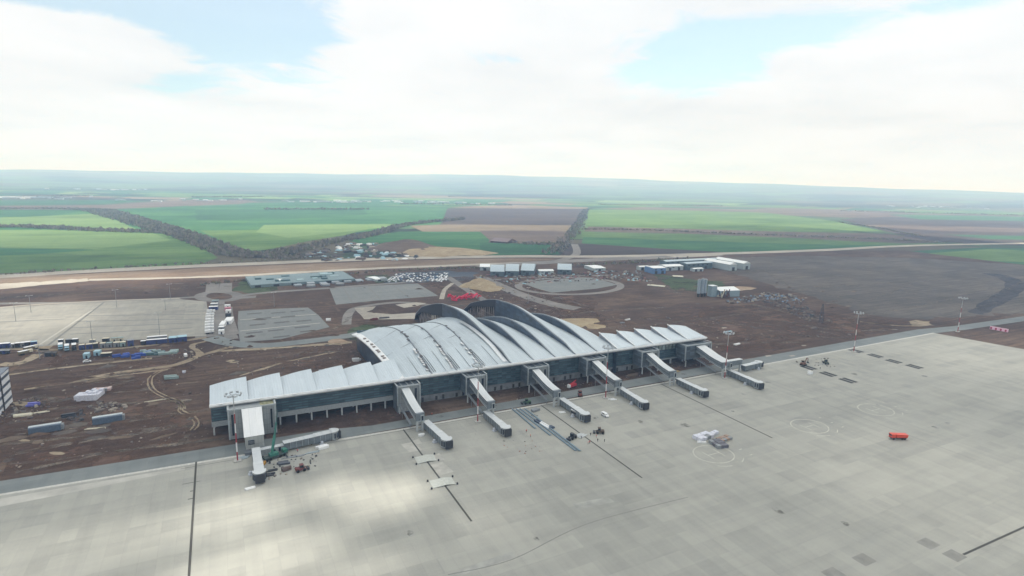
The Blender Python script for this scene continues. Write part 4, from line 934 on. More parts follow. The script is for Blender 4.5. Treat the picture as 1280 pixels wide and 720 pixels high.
LT = [((7.2,256.5),(7.3,229.5),'boarding tunnel lying in front of the bulky white bridge house'),
      ((18.5,257.2),(44,260.6),'boarding tunnel lying lengthwise beside the green crane'),
      ((83.5,254.5),(86,227),'boarding tunnel lying beside the two folded white sheets and drain line'),
      ((115.6,253.5),(116,227.5),'boarding tunnel lying behind the upper end of the long pipes'),
      ((161,253.2),(160.4,226),'boarding tunnel lying alongside the small white bus'),
      ((201.8,255),(199,226.8),'boarding tunnel lying right of the van, below the fourth striped mast'),
      ((244.4,252.5),(243.2,227.2),'boarding tunnel lying past the long drain line, small blue crate at its side'),
      ((287.5,252.5),(284.6,223.6),'boarding tunnel lying in front of the wide right end bridge'),
      ((303,254.6),(322.5,256.0),'short boarding tunnel lying lengthwise at the edge of the grey service road')]
for a, b, lb in LT: loose_tunnel(a, b, lb)
mb = MB(); mb.cbox(0, 0, 0, 11, 2.4, 2.5); 
P = empty('site_cabin', (14.2, 257.5, 0.2), 0.1, label='low grey cabin joining the bridge house to the lengthwise tunnel', cat='cabin')
mb.build('wall', plain('cabin_grey', (0.34,0.37,0.38,1), 0.6), P); MB().cbox(0, 0, 2.51, 11.2, 2.6, 0.15).build('roof', tunr, P); MB().cbox(2.5, -1.22, 0.3, 1, 0.05, 1.9).build('door', lens, P)

# ------------------------------------------------------------------ floodlight masts
def stripes():
    t = NT('mast_bands'); v = t.coord('Object'); s3 = t.new('ShaderNodeSeparateXYZ'); t.link(v, s3.inputs[0])
    fr = t.math('FRACT', t.math('DIVIDE', s3.outputs[2], 8.6)); a = t.math('LESS_THAN', fr, 0.5)
    a = t.math('MULTIPLY', a, t.math('LESS_THAN', s3.outputs[2], 24))
    up = t.math('GREATER_THAN', s3.outputs[2], 21.8)
    c = t.mix(a, (0.62,0.63,0.64,1), (0.28,0.035,0.045,1)); c = t.mix(up, c, (0.36,0.38,0.40,1)); t.base(c); t.set(0.5, 0.1); return t.m
band = stripes(); galv = plain('galvanised', (0.34,0.36,0.38,1), 0.45, 0.5); lampm = plain('lamp_housing', (0.50,0.54,0.58,1), 0.35, 0.4)
def mast(x, y, label):
    P = empty('floodlight_mast', (x, y, 0.2), label=label, cat='mast', group='red and white floodlight masts along the apron')
    mb = MB(); mb.tube((0,0,0), (0,0,30), 0.32, 0.16, 12); mb.build('pole', band, P)
    mb = MB(); mb.box(-1.5, 1.5, -1.2, 1.2, 0, 0.5); mb.build('plinth', plain('plinth_conc', (0.42,0.42,0.40,1)), P)
    mb = MB()
    for i in range(12):
        a, b = 2*math.pi*i/12, 2*math.pi*(i+1)/12; mb.tube((1.9*math.cos(a),1.9*math.sin(a),29.4),(1.9*math.cos(b),1.9*math.sin(b),29.4),0.09, n=6)
    for i in range(6):
        a = math.pi*i/3; mb.tube((0,0,29.2),(3.0*math.cos(a),3.0*math.sin(a),29.9),0.10, n=6)
    mb.build('lamp_ring', galv, P)
    for i in range(8):
        a = math.pi*i/4+0.2; mb = MB(); mb.cbox(3.1*math.cos(a), 3.1*math.sin(a), 29.7, 0.5, 1.1, 0.8, a); mb.build('lamp', lampm, P)
for x, y, lb in ((-0.2,254.7,'striped floodlight mast beside the bulky white bridge house'), (109.7,250.5,'striped floodlight mast standing between the second boarding bridge and the sheets'),
             (189.5,251.4,'striped floodlight mast beside the fourth boarding bridge, right of the small bus'), (419.5,253.9,'striped floodlight mast beside the dark open bays at the apron edge'),
             (280,248.6,'striped floodlight mast in front of the wide right end bridge'), (569,256.6,'striped floodlight mast beyond the far corner of the concrete apron')):
    mast(x, y, lb)
def lamp_post(px, py, h, label=None):
    x, y = G(px, py)
    P = empty('street_lamp', (x, y, 0.1), 0.3, label=label or 'thin grey lamp post standing in the earthworks', cat='street lamp', group='grey lamp posts around the parking lots')
    MB().tube((0,0,0), (0,0,h), 0.22, 0.12, 8).build('pole', galv, P)
    mb = MB(); mb.tube((-1.6,0,h), (1.6,0,h), 0.09, n=6); mb.cbox(-1.9, 0, h-0.05, 1.2, 0.6, 0.25); mb.cbox(1.9, 0, h-0.05, 1.2, 0.6, 0.25); mb.build('lamp_head', lampm, P)
for (x, y, h, lb) in ((20,402,15.5,'grey lamp post at the left margin of the striped parking lot'), (39,391,15,'grey lamp post behind the pale left parking lot edge'), (146,384,16,'grey lamp post at the top edge of the big parking lot'),
          (116,431,17,'grey lamp post above the middle of the truck row'), (200,421,18.5,'grey lamp post above the long blue trucks'), (213,374,15,'grey lamp post near the shaded corner of the big parking lot'),
          (343,384,14,'grey lamp post on dark earth behind the small grey lot'), (660,379,16,'grey lamp post right of the tallest roof arch'), (207,388,10,'short lamp post on the shaded part of the big lot'),
          (50,449,9,'short lamp post beside the dirt track above the white office block'), (674,352,9,'lamp post beside the oval grey lot'), (404,476,7,'short lamp post behind the left sawtooth roof')):
    lamp_post(x, y, h, lb)
# ------------------------------------------------------------------ small things
def C(nm, r, g, b, rough=0.55, **k): return plain(nm, lin(r, g, b), rough, **k)
white = C('paint_white', 225,228,230, 0.4, var=0.12); blue = C('paint_blue', 52,62,112, 0.5, var=0.2); lblue = C('paint_lightblue', 150,185,200, 0.5, var=0.15); vivid = C('tarp_blue', 52,80,160, 0.8, var=0.4)
greyp = C('paint_grey', 130,135,140, 0.5); dark = C('paint_dark', 45,48,55, 0.5); red = C('paint_red', 190,35,45, 0.5); orange = C('paint_orange', 205,70,45, 0.5, var=0.15); green = C('paint_green', 48,112,98, 0.6)
yellow = C('paint_yellow', 200,150,50, 0.6); tyre = C('tyre_rubber', 30,30,32, 0.9); glassd = C('vehicle_glass', 35,42,52, 0.15); beige = C('cream', 205,200,180, 0.6); pink = C('faded_red', 190,120,135, 0.6); tealm = C('pale_teal', 140,160,160, 0.7)
def container(p0, p1, depth, h, side, roof, label, name='site_container', cat='container', group=None, z=0.15, door=True):
    a, b = Vector(p0), Vector(p1); d = b-a; Ln = max(1.5, d.length); rot = math.atan2(d.y, d.x)
    P = empty(name, (a.x, a.y, z), rot, label=label, cat=cat, group=group)
    mb = MB(); mb.box(0, Ln, 0, depth, 0.15, h)
    for q in range(int(Ln/1.2)): mb.box(0.3+q*1.2, 0.55+q*1.2, -0.06, -0.002, 0.2, h-0.1)
    mb.build('body', side, P)
    MB().box(-0.1, Ln+0.1, -0.12, depth+0.1, h+0.003, h+0.16).build('roof', roof, P)
    if door: MB().box(Ln*0.45, Ln*0.45+1.0, -0.13, -0.07, 0.2, min(2.1, h-0.3)).build('door', dark, P)
    return P
def wheel(P, x, y, r, w_=0.3):
    MB().tube((x, y-w_/2, r), (x, y+w_/2, r), r, n=12).build('wheel', tyre, P)
def truck(x, y, rot, cabm, boxm, label, L_=8.5, h=3.3, group=None, name='truck', cat='truck', z=0.15, load=None):
    P = empty(name, (x, y, z), rot, label=label, cat=cat, group=group)
    MB().box(-L_/2, L_/2, -1.0, 1.0, 0.75, 1.0).build('chassis', dark, P)
    mb = MB(); mb.prism([(L_/2-2.1,-1.22),(L_/2-0.1,-1.22),(L_/2,-0.9),(L_/2,0.9),(L_/2-0.1,1.22),(L_/2-2.1,1.22)], 1.01, 2.75); cb = mb.build('cab', cabm, P)
    MB().box(L_/2-1.4, L_/2+0.03, -1.1, 1.1, 1.85, 2.5).build('windscreen', glassd, cb)
    if load == 'tipper':
        mb = MB(); mb.add([(-L_/2,-1.25,1.05),(L_/2-2.4,-1.25,1.05),(L_/2-2.4,1.25,1.05),(-L_/2,1.25,1.05),(-L_/2-0.3,-1.25,2.5),(L_/2-2.3,-1.25,2.7),(L_/2-2.3,1.25,2.7),(-L_/2-0.3,1.25,2.5)], [(0,3,2,1),(4,5,6,7),(0,1,5,4),(1,2,6,5),(2,3,7,6),(3,0,4,7)]); mb.build('body', boxm, P)
    else:
        mb = MB(); mb.box(-L_/2, L_/2-2.4, -1.25, 1.25, 1.05, h); mb.build('body', boxm, P)
        MB().box(-L_/2-0.05, L_/2-2.35, -1.3, 1.3, h+0.003, h+0.12).build('body_roof', white, P)
    for x_ in (-L_/2+1.2, -L_/2+2.5, L_/2-1.3):
        for y_ in (-1.1, 1.1): wheel(P, x_, y_, 0.52)
    return P
def car(x, y, rot, m_, label, group=None, z=0.15, name='parked_car', cat='car', h=1.45, L_=4.4):
    P = empty(name, (x, y, z), rot, label=label, cat=cat, group=group)
    mb = MB(); hl = L_/2; pr = [(-hl,0.35),(-hl,0.85),(-hl*0.86,0.95),(-hl*0.62,h-0.05),(hl*0.15,h),(hl*0.48,0.95),(hl*0.95,0.8),(hl,0.5),(hl,0.35)]
    if cat == 'van': pr = [(-hl,0.4),(-hl,h-0.1),(-hl*0.9,h),(hl*0.4,h),(hl*0.72,1.2),(hl*0.97,1.0),(hl,0.4)]
    n_ = len(pr); vs = [(a, -0.88, b) for a, b in pr]+[(a, 0.88, b) for a, b in pr]
    mb.add(vs, [tuple(range(n_)), tuple(range(n_, 2*n_))[::-1]]+[(i, n_+i, n_+(i+1) % n_, (i+1) % n_) for i in range(n_)]); mb.build('body', m_, P)
    mb = MB(); mb.box(-hl*0.55, hl*0.25, -0.9, 0.9, h*0.66, h*0.92); mb.box(hl*0.2, hl*0.52 if cat != 'van' else hl*0.62, -0.8, 0.8, h*0.66, h*0.84); mb.build('window', glassd, P)
    for x_ in (-hl*0.62, hl*0.62):
        for y_ in (-0.82, 0.82): wheel(P, x_, y_, 0.33, 0.2)
    return P
def bus(x, y, rot, m_, label, L_=9.5, h=2.9, z=0.2):
    P = empty('bus', (x, y, z), rot, label=label, cat='bus')
    b = MB(); b.box(-L_/2, L_/2, -1.2, 1.2, 0.4, h); b.build('body', m_, P)
    MB().box(-L_/2+0.1, L_/2-0.1, -1.15, 1.15, h+0.003, h+0.15).build('roof', white, P)
    b = MB(); b.box(-L_/2+0.5, L_/2-0.4, -1.23, -1.203, 1.4, 2.3); b.box(-L_/2+0.5, L_/2-0.4, 1.203, 1.23, 1.4, 2.3); b.box(L_/2+0.003, L_/2+0.03, -1.05, 1.05, 1.1, 2.5); b.box(-L_/2-0.03, -L_/2-0.003, -1.0, 1.0, 1.5, 2.4); b.build('window', glassd, P)
    for x_ in (-L_/2+1.8, L_/2-1.9):
        for y_ in (-1.05, 1.05): wheel(P, x_, y_, 0.48)
# apron vehicles
bx, by = G(716, 522); bus(bx+2.6, by-1.0, R(-80), C('bus_side',120,120,118), 'small white bus parked against the boarding tunnel')
vx, vy = G(756, 520.5); car(vx, vy, R(-85), white, 'small white van parked alone right of the bus', name='van', cat='van', h=1.9, L_=4.6, z=0.2)
tx_, ty_ = G(1122, 549); truck(tx_, ty_, R(155), orange, orange, 'orange tipper truck standing alone on the open concrete', L_=8.0, z=0.2, load='tipper', name='tipper_truck')

def excavator(x, y, rot, m_, label, name='excavator', cat='excavator', z=0.2, s=1.0):
    P = empty(name, (x, y, z), rot, label=label, cat=cat); P.scale = (s, s, s)
    for y_ in (-1.25, 1.25):
        mb = MB(); mb.prism([(-2.0,y_-0.3),(2.0,y_-0.3),(2.0,y_+0.3),(-2.0,y_+0.3)], 0.15, 0.8); mb.box(-1.7, 1.7, y_-0.29, y_+0.29, 0, 0.14); mb.build('crawler_track', tyre, P)
    MB().box(-2.2, 1.3, -1.3, 1.3, 0.95, 2.0).build('upper_body', m_, P)
    mb = MB(); mb.prism([(0.1,0.2),(1.6,0.2),(1.6,1.2),(0.1,1.2)], 2.01, 3.0); mb.build('cab', glassd, P)
    MB().box(0.0, 1.7, 0.1, 1.3, 3.01, 3.1).build('cab_roof', m_, P)
    MB().bar((1.2,-0.3,1.8), (3.4,-0.3,4.8), 0.45, 0.55).bar((3.3,-0.3,4.8), (5.0,-0.3,4.4), 0.4, 0.5).build('boom', m_, P)
    MB().bar((5.0,-0.3,4.5), (5.6,-0.3,2.0), 0.3, 0.35).build('dipper_arm', m_, P)
    MB().prism([(5.1,-0.9),(6.1,-0.9),(6.1,0.3),(5.1,0.3)], 0.8, 1.7).build('bucket', dark, P)
ex, ey = G(1004, 457); excavator(ex, ey, R(10), C('machine_brown', 105,72,58, 0.7), 'dark brown excavator with raised arm at the edge of the apron')
def loader(x, y, rot, m_, label, name='loader', cat='loader', z=0.2, tall=0.0):
    P = empty(name, (x, y, z), rot, label=label, cat=cat)
    MB().box(-2.4, 0.4, -1.0, 1.0, 0.7, 1.7).build('body', m_, P)
    MB().prism([(-0.6,-0.8),(0.7,-0.8),(0.7,0.8),(-0.6,0.8)], 1.71, 2.8).build('cab', glassd, P)
    MB().box(-0.7, 0.8, -0.9, 0.9, 2.81, 2.92).build('cab_roof', m_, P)
    MB().bar((0.4,-0.7,1.3), (2.3,-0.7,0.8+tall), 0.2, 0.3).bar((0.4,0.7,1.3), (2.3,0.7,0.8+tall), 0.2, 0.3).build('lift_arm', m_, P)
    MB().prism([(2.2,-1.2),(3.0,-1.2),(3.0,1.2),(2.2,1.2)], 0.2+tall, 1.0+tall).build('bucket', dark, P)
    for x_ in (-1.7, 0.9):
        for y_ in (-1.05, 1.05): wheel(P, x_, y_, 0.62, 0.4)
a = G(1032, 455); loader(*a, R(60), C('machine_olive', 70,78,62, 0.7), 'olive loader beside the excavator at the apron edge')
a = G(377, 589); loader(*a, R(10), C('machine_rust', 110,60,60, 0.7), 'small rusty loader standing alone below the crane')
a = G(749, 542); loader(*a, R(150), C('machine_umber', 85,72,62, 0.7), 'brown loader beside the workers on the apron')
a = G(715, 549); loader(*a, R(200), dark, 'small dark roller at the end of the pipes', name='roller', cat='roller')
a = G(658, 505); loader(*a, R(170), C('machine_moss', 70,100,80, 0.7), 'green tractor under the third boarding bridge', name='tractor', cat='tractor')
a = G(725, 495); loader(*a, R(60), C('machine_brick', 110,62,55, 0.7), 'reddish brown loader in front of the red machine', tall=1.0)
a = G(716, 484); P = empty('drilling_rig', (a[0], a[1], 0.1), 0.3, label='bright red machine with white cab front parked under the roof eave', cat='machine'); P.scale = (0.72, 0.72, 0.72)
MB().box(-4, 3.2, -1.4, 1.4, 0.9, 3.0).build('body', red, P); MB().box(-6, -4.05, -1.2, 1.2, 0.8, 3.2).build('cab', white, P); MB().bar((-3.5,0,3.1),(3.5,0,5.0),0.6,0.6).build('boom', red, P)
for x_ in (-5,-2,1,2.4):
    for y_ in (-1.3, 1.3): wheel(P, x_, y_, 0.6, 0.4)
a = G(612, 372) ; 
# mobile crane, green telescopic boom
P = empty('mobile_crane', (14.6, 251.5, 0.2), R(20), label='mobile crane with raised green telescopic boom beside the bridge house', cat='crane')
MB().box(-5, 5, -1.3, 1.3, 0.7, 1.5).build('carrier', C('crane_dark', 60,75,72, 0.6), P)
MB().box(3.2, 5.0, -1.2, 1.2, 1.52, 2.9).build('driver_cab', green, P); MB().box(-2.6, 1.0, -1.2, 1.2, 1.52, 2.6).build('turntable', green, P); MB().box(-0.6, 0.8, 1.22, 2.0, 1.6, 3.0).build('crane_cab', glassd, P)
mb = MB(); mb.bar((-1.5,0,2.4),(1.0,2.0,9.5),0.85,0.95); mb.build('boom', green, P)
mb = MB(); mb.bar((1.0,2.0,9.5),(2.6,3.4,14.5),0.6,0.7); mb.build('boom_section', C('boom_dark', 40,95,85, 0.5), P)
mb = MB(); mb.bar((2.6,3.4,14.5),(3.9,4.6,19.5),0.4,0.45); mb.build('boom_tip', C('boom_tip_dark', 50,75,75, 0.5), P)
mb = MB()
for x_ in (-4, 3.5):
    for s_ in (-1, 1): mb.bar((x_,s_*1.3,0.9),(x_,s_*3.4,0.9),0.3,0.3); mb.bar((x_,s_*3.4,0.0),(x_,s_*3.4,0.9),0.5,0.5)
mb.build('outrigger', dark, P)
for x_ in (-4,-2.6,1.5,3.6):
    for y_ in (-1.2, 1.2): wheel(P, x_, y_, 0.6, 0.4)
# loose materials near the crane
def stack(x, y, rot, l_, w_, h, m_, label, name='material_stack', cat='stack', group=None, n_=3, z=0.2):
    P = empty(name, (x, y, z), rot, label=label, cat=cat, group=group)
    k_ = random.Random(int(x*7+y*3))
    for i in range(n_):
        MB().cbox(k_.uniform(-0.15,0.15)*l_, (i-(n_-1)/2)*w_/n_, 0.0, l_*k_.uniform(0.7,1.05), w_/n_*0.86, h*k_.uniform(0.6,1.1), k_.uniform(-0.06,0.06)).build('bundle', m_, P)
    return P
a = G(327, 581); stack(*a, 0.2, 3.4, 2.6, 1.2, yellow, 'small ochre stack between the bridge house and crane')
for i, (px_, py_, l_, w_, h, m_, lb) in enumerate([
    (333,595,6,2.5,0.7,dark,'dark bundle of beams below the ochre stack'), (340,589,4,1.5,0.6,dark,'short dark beam pile right of the fallen beams'), (354,580,5,3,1.0,C('steel_parts',80,85,95),'grey steel parts scattered at the foot of the crane'),
    (359,588,4,2,1.3,C('steel_brown',95,80,75),'brown steel frame right of the crane'), (388,578,0.5,4,0.3,dark,'thin dark pole lying right of the rusty loader'), (402,561,5,3,1.4,white,'heap of white wrapping beside the lengthwise tunnel'),
    (303,573,4.5,3,0.3,C('sheet_dull',145,158,165),'pale blue sheet lying beside the striped mast'), (314,611,4,1.5,0.7,white,'white wrapped roll at the foot of the lower tunnel'), (370,571,9,1.5,0.3,greyp,'grey boards lying along the lengthwise tunnel'), (391,566,6,1.5,0.3,C('sheet_dull',145,158,165),'pale blue boards beside the white wrapping heap'),
    (527,545,3,2,1.0,white,'white bag at the foot of the first loose tunnel'), (702,516,4,2,0.4,white,'white sheet by the third bridge legs'), (765,500,4,2,0.5,white,'white sheet pile under the fourth bridge'),
    (867,488,3,2,1.8,lblue,'pale blue crate beside the fifth loose tunnel'), (838,466,14,2,0.4,C('planks',160,140,100),'light planks stacked under the fifth bridge'), (1012,468,3.2,2.2,2.0,white,'white crate near the excavator'),
    (668,514,5,3,1.2,greyp,'grey pallet stack at the head of the pipes'), (726,545,6,4,0.25,C('sheet_pale',176,182,184),'pale sheet lying across the drain line'), (790,470,9,3,1.0,C('mixed_scrap',110,95,85),'dark scrap heap between the fourth and fifth bridges')]):
    a = G(px_, py_); stack(*a, random.uniform(-0.3,0.3), l_, w_, h, m_, lb)
# long pipes
pm = C('pipe_blue', 118,138,152, 0.4); pd = C('pipe_dark', 60,75,95, 0.5)
for i, (p0, p1, lb) in enumerate([((640,512),(675,542),'shortest pipe run lying left of the others on the apron'), ((645,512),(695,551),'second pipe run from the left lying on the apron'), ((650,512),(732,574),'long pipe run lying in the middle of the apron pipes'), ((656,512),(735,573),'rightmost long pipe run lying toward the drain line')]):
    a, b = G(*p0), G(*p1); mb = MB(); d = Vector((b[0]-a[0], b[1]-a[1])); Ln = d.length; rot = math.atan2(d.y, d.x); k_ = int(Ln/9)
    for q in range(k_): mb.tube((q*9,0,0.35),(q*9+8.7,0,0.35),0.33,n=8); mb.tube((q*9+1,0.7,0.2),(q*9+8.9,0.7,0.2),0.16,n=6)
    o = mb.build('pipe_run', pm, loc=(a[0],a[1],0.2), rot=rot); tag(o, lb, 'pipe', 'long pipe runs lying on the apron')
for px_, py_, l_, m_, lb in ((672,528,5,pd,'dark valve section on the pipes, nearer the terminal'), (681,533,7,white,'white fitting bundle lying over the pipes'), (689,535,3,pd,'small dark fitting at the right side of the pipes')):
    a = G(px_, py_); stack(*a, R(-80), l_, 2.2, 0.9, m_, lb, name='pipe_fitting', cat='pipe fitting')
# folded sheets over the trench
def folded(px_, py_, wx, wy, rise, label, split=0.45):
    x, y = G(px_, py_); m_ = C('board_pale', 178,182,176, 0.8, var=0.15); P = empty('trench_cover', (x, y, 0.22), R(-4), label=label, cat='cover', group='white covers over the open trench')
    s_ = -wx/2+wx*split
    for a, b, za, zb in ((-wx/2, s_, 0.1, rise), (s_, wx/2, rise, 0.1)):
        MB().add([(a,-wy/2,za),(b,-wy/2,zb),(b,wy/2,zb),(a,wy/2,za),(a,-wy/2,za-0.08),(b,-wy/2,zb-0.08),(b,wy/2,zb-0.08),(a,wy/2,za-0.08)], [(0,1,2,3),(7,6,5,4),(0,4,5,1),(1,5,6,2),(2,6,7,3),(3,7,4,0)]).build('panel', m_, P)
    for a, b in ((-wx/2-0.6,-wy/2-0.3),(wx/2+0.6,-wy/2-0.2),(-wx/2-0.6,wy/2),(wx/2+0.5,wy/2)): MB().cbox(a, b, 0, 0.6, 0.6, 0.7).build('anchor_block', dark, P)
folded(532,574.5,8.6,6.2,0.55,'folded white cover over the trench, nearer the loose tunnel',0.6); folded(553,604,9.4,6.0,0.55,'folded white cover over the trench, farther from the terminal',0.62)
for k_, p_ in enumerate(([(501,556),(512,566),(528,563),(516,553)], [(514,552),(519,556),(528,555),(523,549)], [(536,582),(549,595),(567,590),(553,578)], [(540,570),(546,577),(556,575),(549,567)])): patch('light_bay', p_, tints[0], 0.2090+0.0008*k_)

# stacked cargo by the first circle
def cargo(px_, py_, cols, rows, sx, sy, h, m_, label, rot=0.0, name='pallet_stack', cat='pallets', jitter=0.2, z=0.2):
    x, y = G(px_, py_); P = empty(name, (x, y, z), rot, label=label, cat=cat); k_ = random.Random(px_)
    for i in range(cols):
        for j in range(rows):
            MB().cbox((i-(cols-1)/2)*sx*1.08, (j-(rows-1)/2)*sy*1.08, 0, sx, sy, h*(1-jitter*k_.random()), k_.uniform(-0.05,0.05)).build('pallet', m_ if k_.random() < 0.85 else greyp, P)
wrap = C('wrapped_white', 205,208,220, 0.6)
cargo(879,548,4,2,2.4,2.4,1.9,wrap,'white wrapped pallets behind the nearest painted circle',R(8)); cargo(891,543.5,3,1,2.0,2.2,1.4,wrap,'shorter white pallet row right of the wrapped pallets',R(8)); cargo(877,554,2,1,2.0,0.8,0.9,white,'small white boards in front of the wrapped pallets',R(-30))
cargo(898,557,3,3,1.9,2.2,1.7,C('machinery_grey',95,95,105),'dark grey crates on the rim of the nearest painted circle',R(-8)); cargo(905,550,4,2,1.8,1.8,1.3,C('cardboard',150,128,112),'brown crates behind the dark grey crates',R(5))

# people
def person_mesh():
    me = bpy.data.meshes.new('person'); bm = bmesh.new()
    J = {'pel':(0,0,0.95),'bel':(0,0,1.12),'che':(0,0.01,1.35),'nek':(0,0,1.50),'hd':(0,0.02,1.60),'top':(0,0.02,1.74),
         'hl':(0.10,0,0.90),'kl':(0.12,0.04,0.50),'al':(0.13,-0.02,0.09),'fl':(0.13,0.14,0.04),'hr':(-0.10,0,0.90),'kr':(-0.11,0.0,0.50),'ar':(-0.12,-0.06,0.09),'fr':(-0.12,0.10,0.04),
         'sl':(0.20,0,1.42),'el':(0.27,0.02,1.14),'wl':(0.27,0.14,0.92),'sr':(-0.20,0,1.42),'er':(-0.27,0.0,1.14),'wr':(-0.26,0.10,0.90)}
    Ed = 'pel-bel bel-che che-nek nek-hd hd-top pel-hl hl-kl kl-al al-fl pel-hr hr-kr kr-ar ar-fr che-sl sl-el el-wl che-sr sr-er er-wr'.split()
    ks = list(J); vs = {k_: bm.verts.new(J[k_]) for k_ in ks}
    for e in Ed: a, b = e.split('-'); bm.edges.new((vs[a], vs[b]))
    bm.to_mesh(me); bm.free(); o = bpy.data.objects.new('person', me); COL.objects.link(o)
    md = o.modifiers.new('skin', 'SKIN'); rad = dict(pel=.15,bel=.14,che=.17,nek=.06,hd=.10,top=.08,hl=.10,kl=.07,al=.05,fl=.05,hr=.10,kr=.07,ar=.05,fr=.05,sl=.07,el=.05,wl=.04,sr=.07,er=.05,wr=.04)
    for i, k_ in enumerate(ks): me.skin_vertices[0].data[i].radius = (rad[k_], rad[k_]); me.skin_vertices[0].data[i].use_root = (k_ == 'pel')
    s_ = o.modifiers.new('sub', 'SUBSURF'); s_.levels = 1; s_.render_levels = 1
    dg = bpy.context.evaluated_depsgraph_get(); new = bpy.data.meshes.new_from_object(o.evaluated_get(dg)); bpy.data.objects.remove(o)
    return new
try:
    pme = person_mesh(); skin = C('skin', 190,140,115, 0.6)
    for i, (px_, py_, jm, lb) in enumerate([(738,545,dark,'person in dark clothes standing nearest the brown loader'), (745.5,547.5,orange,'person in orange vest beside the brown loader'), (726.5,549,dark,'person in dark clothes standing beside the drain line near the roller'),
        (737,555,red,'person in red overalls beside the drain line'), (735,556,orange,'person in orange vest close beside the person in red'), (747,552.5,dark,'person in dark clothes standing below the orange vest'), (755.5,553,dark,'person in dark clothes farthest right of the group of workers'),
        (663,547,orange,'person in orange vest beside the pipes'), (658,541,orange,'person in orange vest left of the pipe runs'), (372,566,red,'person in red jacket near the lengthwise tunnel'), (540,520,orange,'person in orange vest under the first boarding bridge'), (1025,462,dark,'person in dark clothes between excavator and loader')]):
        me = pme.copy(); me.materials.clear()
        for m_ in (C('trousers', 50,52,62, 0.8), jm, skin, white): me.materials.append(m_)
        for pg in me.polygons: z = pg.center.z; pg.material_index = 0 if z < 0.92 else (1 if z < 1.5 else (2 if z < 1.66 else 3)); pg.use_smooth = True
        o = bpy.data.objects.new('person', me); COL.objects.link(o); x, y = G(px_, py_); o.location = (x, y, 0.2); o.rotation_euler = (0,0,random.uniform(0,6)); tag(o, lb, 'person', 'workers on the apron')
except Exception as e: print('people', e)

# ------------------------------------------------------------------ left yard: trucks, cabins, tanks
def row(px0, py0, px1, py1): return G(px0, py0), G(px1, py1)
def lab_row(items, group):
    for (x0, y0, x1, y1, dp, h, s_, r_, lb) in items: container(G(x0, y0), G(x1, y1), dp, h, s_, r_, lb, group=group)
lab_row([(183,431.5,209,429.5,2.6,3.4,blue,white,'long blue container with white roof left of the pale roofed one'), (211,429.3,221,428.5,6,3.6,blue,lblue,'blue container with pale blue roof left of the last one'), (222.5,428.4,234,427.2,6,3.8,blue,lblue,'blue container with pale blue roof at the right end of the row'),
         (176,432,182,431.6,2.6,3.0,dark,white,'dark container at the left end of the long blue one'), (184,428,209,425.8,2.6,3.6,greyp,white,'white topped container behind the long blue one'),
         (160,433.5,167,432.8,4.5,4.2,blue,greyp,'isolated blue container between the mixed row and the long one'), (99,438.3,106,437.6,3,3.6,blue,beige,'blue container with cream roof beneath the lamp post'), (108,437.5,116,436.6,3,3.6,blue,beige,'blue container with cream roof right of its twin'),
         (117,436.5,123,435.8,3,3.6,dark,beige,'dark container beside the blue pair'), (125,435.8,132,435.2,3,3.4,greyp,beige,'grey container in the middle of the mixed row'), (133,435,140,434.5,3,3.2,greyp,tealm,'grey container with pale teal roof in the mixed row'), (142,434.5,149,434,3,3.2,greyp,beige,'grey container with cream roof in the mixed row'), (150,434,157,433.4,3,3.2,tealm,beige,'pale container at the right end of the mixed row')],
        'containers lined up on the lot edge')
for i, (px_, py_, s_, lb) in enumerate([(76,436.5,lblue,'pale blue truck nose out at the left end of the mixed row'), (84,438,lblue,'pale blue truck second from left in the mixed row'), (93,437,dark,'dark truck between the pale trucks and blue containers')]):
    x, y = G(px_, py_); truck(x, y, R(-80), s_, s_, lb, 8.5, 3.6)
for (x0, y0, x1, y1, s_, r_, lb) in [(73,430.5,79,430,dark,white,'dark container with white roof behind the pale trucks, left'), (82,430.2,89,429.8,dark,greyp,'dark container behind the pale trucks, middle'), (90,429.6,97,429.2,dark,white,'dark container behind the pale trucks, right'),
          (112,430.8,119,430.3,greyp,beige,'grey container behind the blue pair'), (128,428.8,136,428.3,dark,beige,'dark container in the back row'), (139,428.5,146,428,beige,tealm,'cream container in the back row'), (147,427.8,154,427.4,beige,tealm,'cream container at the end of the back row')]:
    container(G(x0, y0), G(x1, y1), 2.6, 3.0, s_, r_, lb, group='containers lined up on the lot edge')
lab_row([(-6,436.5,3,435.8,3,3.2,blue,white,'blue container cut by the left picture edge'), (4,436,12,435.4,3,3.4,blue,white,'blue container near the left margin'), (14,435.8,18,435.4,3,3.0,greyp,white,'small grey container left of the dark pair'), (19,435.3,25,434.8,3,3.2,dark,white,'dark container in the left group'),
         (26,435,31,434.6,3,3.4,greyp,white,'white topped grey container in the left group'), (32,434.6,38,434.0,3,3.6,dark,white,'dark container with white roof in the left group'), (39,434,46.5,433.2,3,3.4,blue,lblue,'blue container at the right end of the left group'), (-4,443.5,6,443,3,2.4,blue,greyp,'low blue container in front of the left group'), (7,443,12,442.5,3,2.2,dark,greyp,'low dark container in front of the left group')], 'containers at the left of the lot')
for px_, py_, m_, lb in ((32,443,beige,'cream truck on the dirt road leaving the lot'), (39,437.5,beige,'second cream truck nearer the lot on the dirt road')):
    x, y = G(px_, py_); truck(x, y, R(40), m_, C('truck_bed',120,112,90), lb, 8, 2.6)
lab_row([(104,449,111,448.4,5,3.0,lblue,lblue,'pale blue cabin left of its twin on the dark earth'), (117,445.5,124.5,445,4.5,3.0,lblue,lblue,'pale blue cabin right of its twin'), (126,446.5,139,445.6,3,2.2,dark,beige,'long low dark cabin with cream roof right of the pale blue pair'),
         (56,446.2,64,445.8,3,2.4,dark,dark,'dark low shed at the bend of the dirt road'), (64.5,445.8,70,445.4,3,2.2,C('shed_brown',90,80,70),dark,'brown low shed beside the dark one')], 'cabins on the earth below the lot')
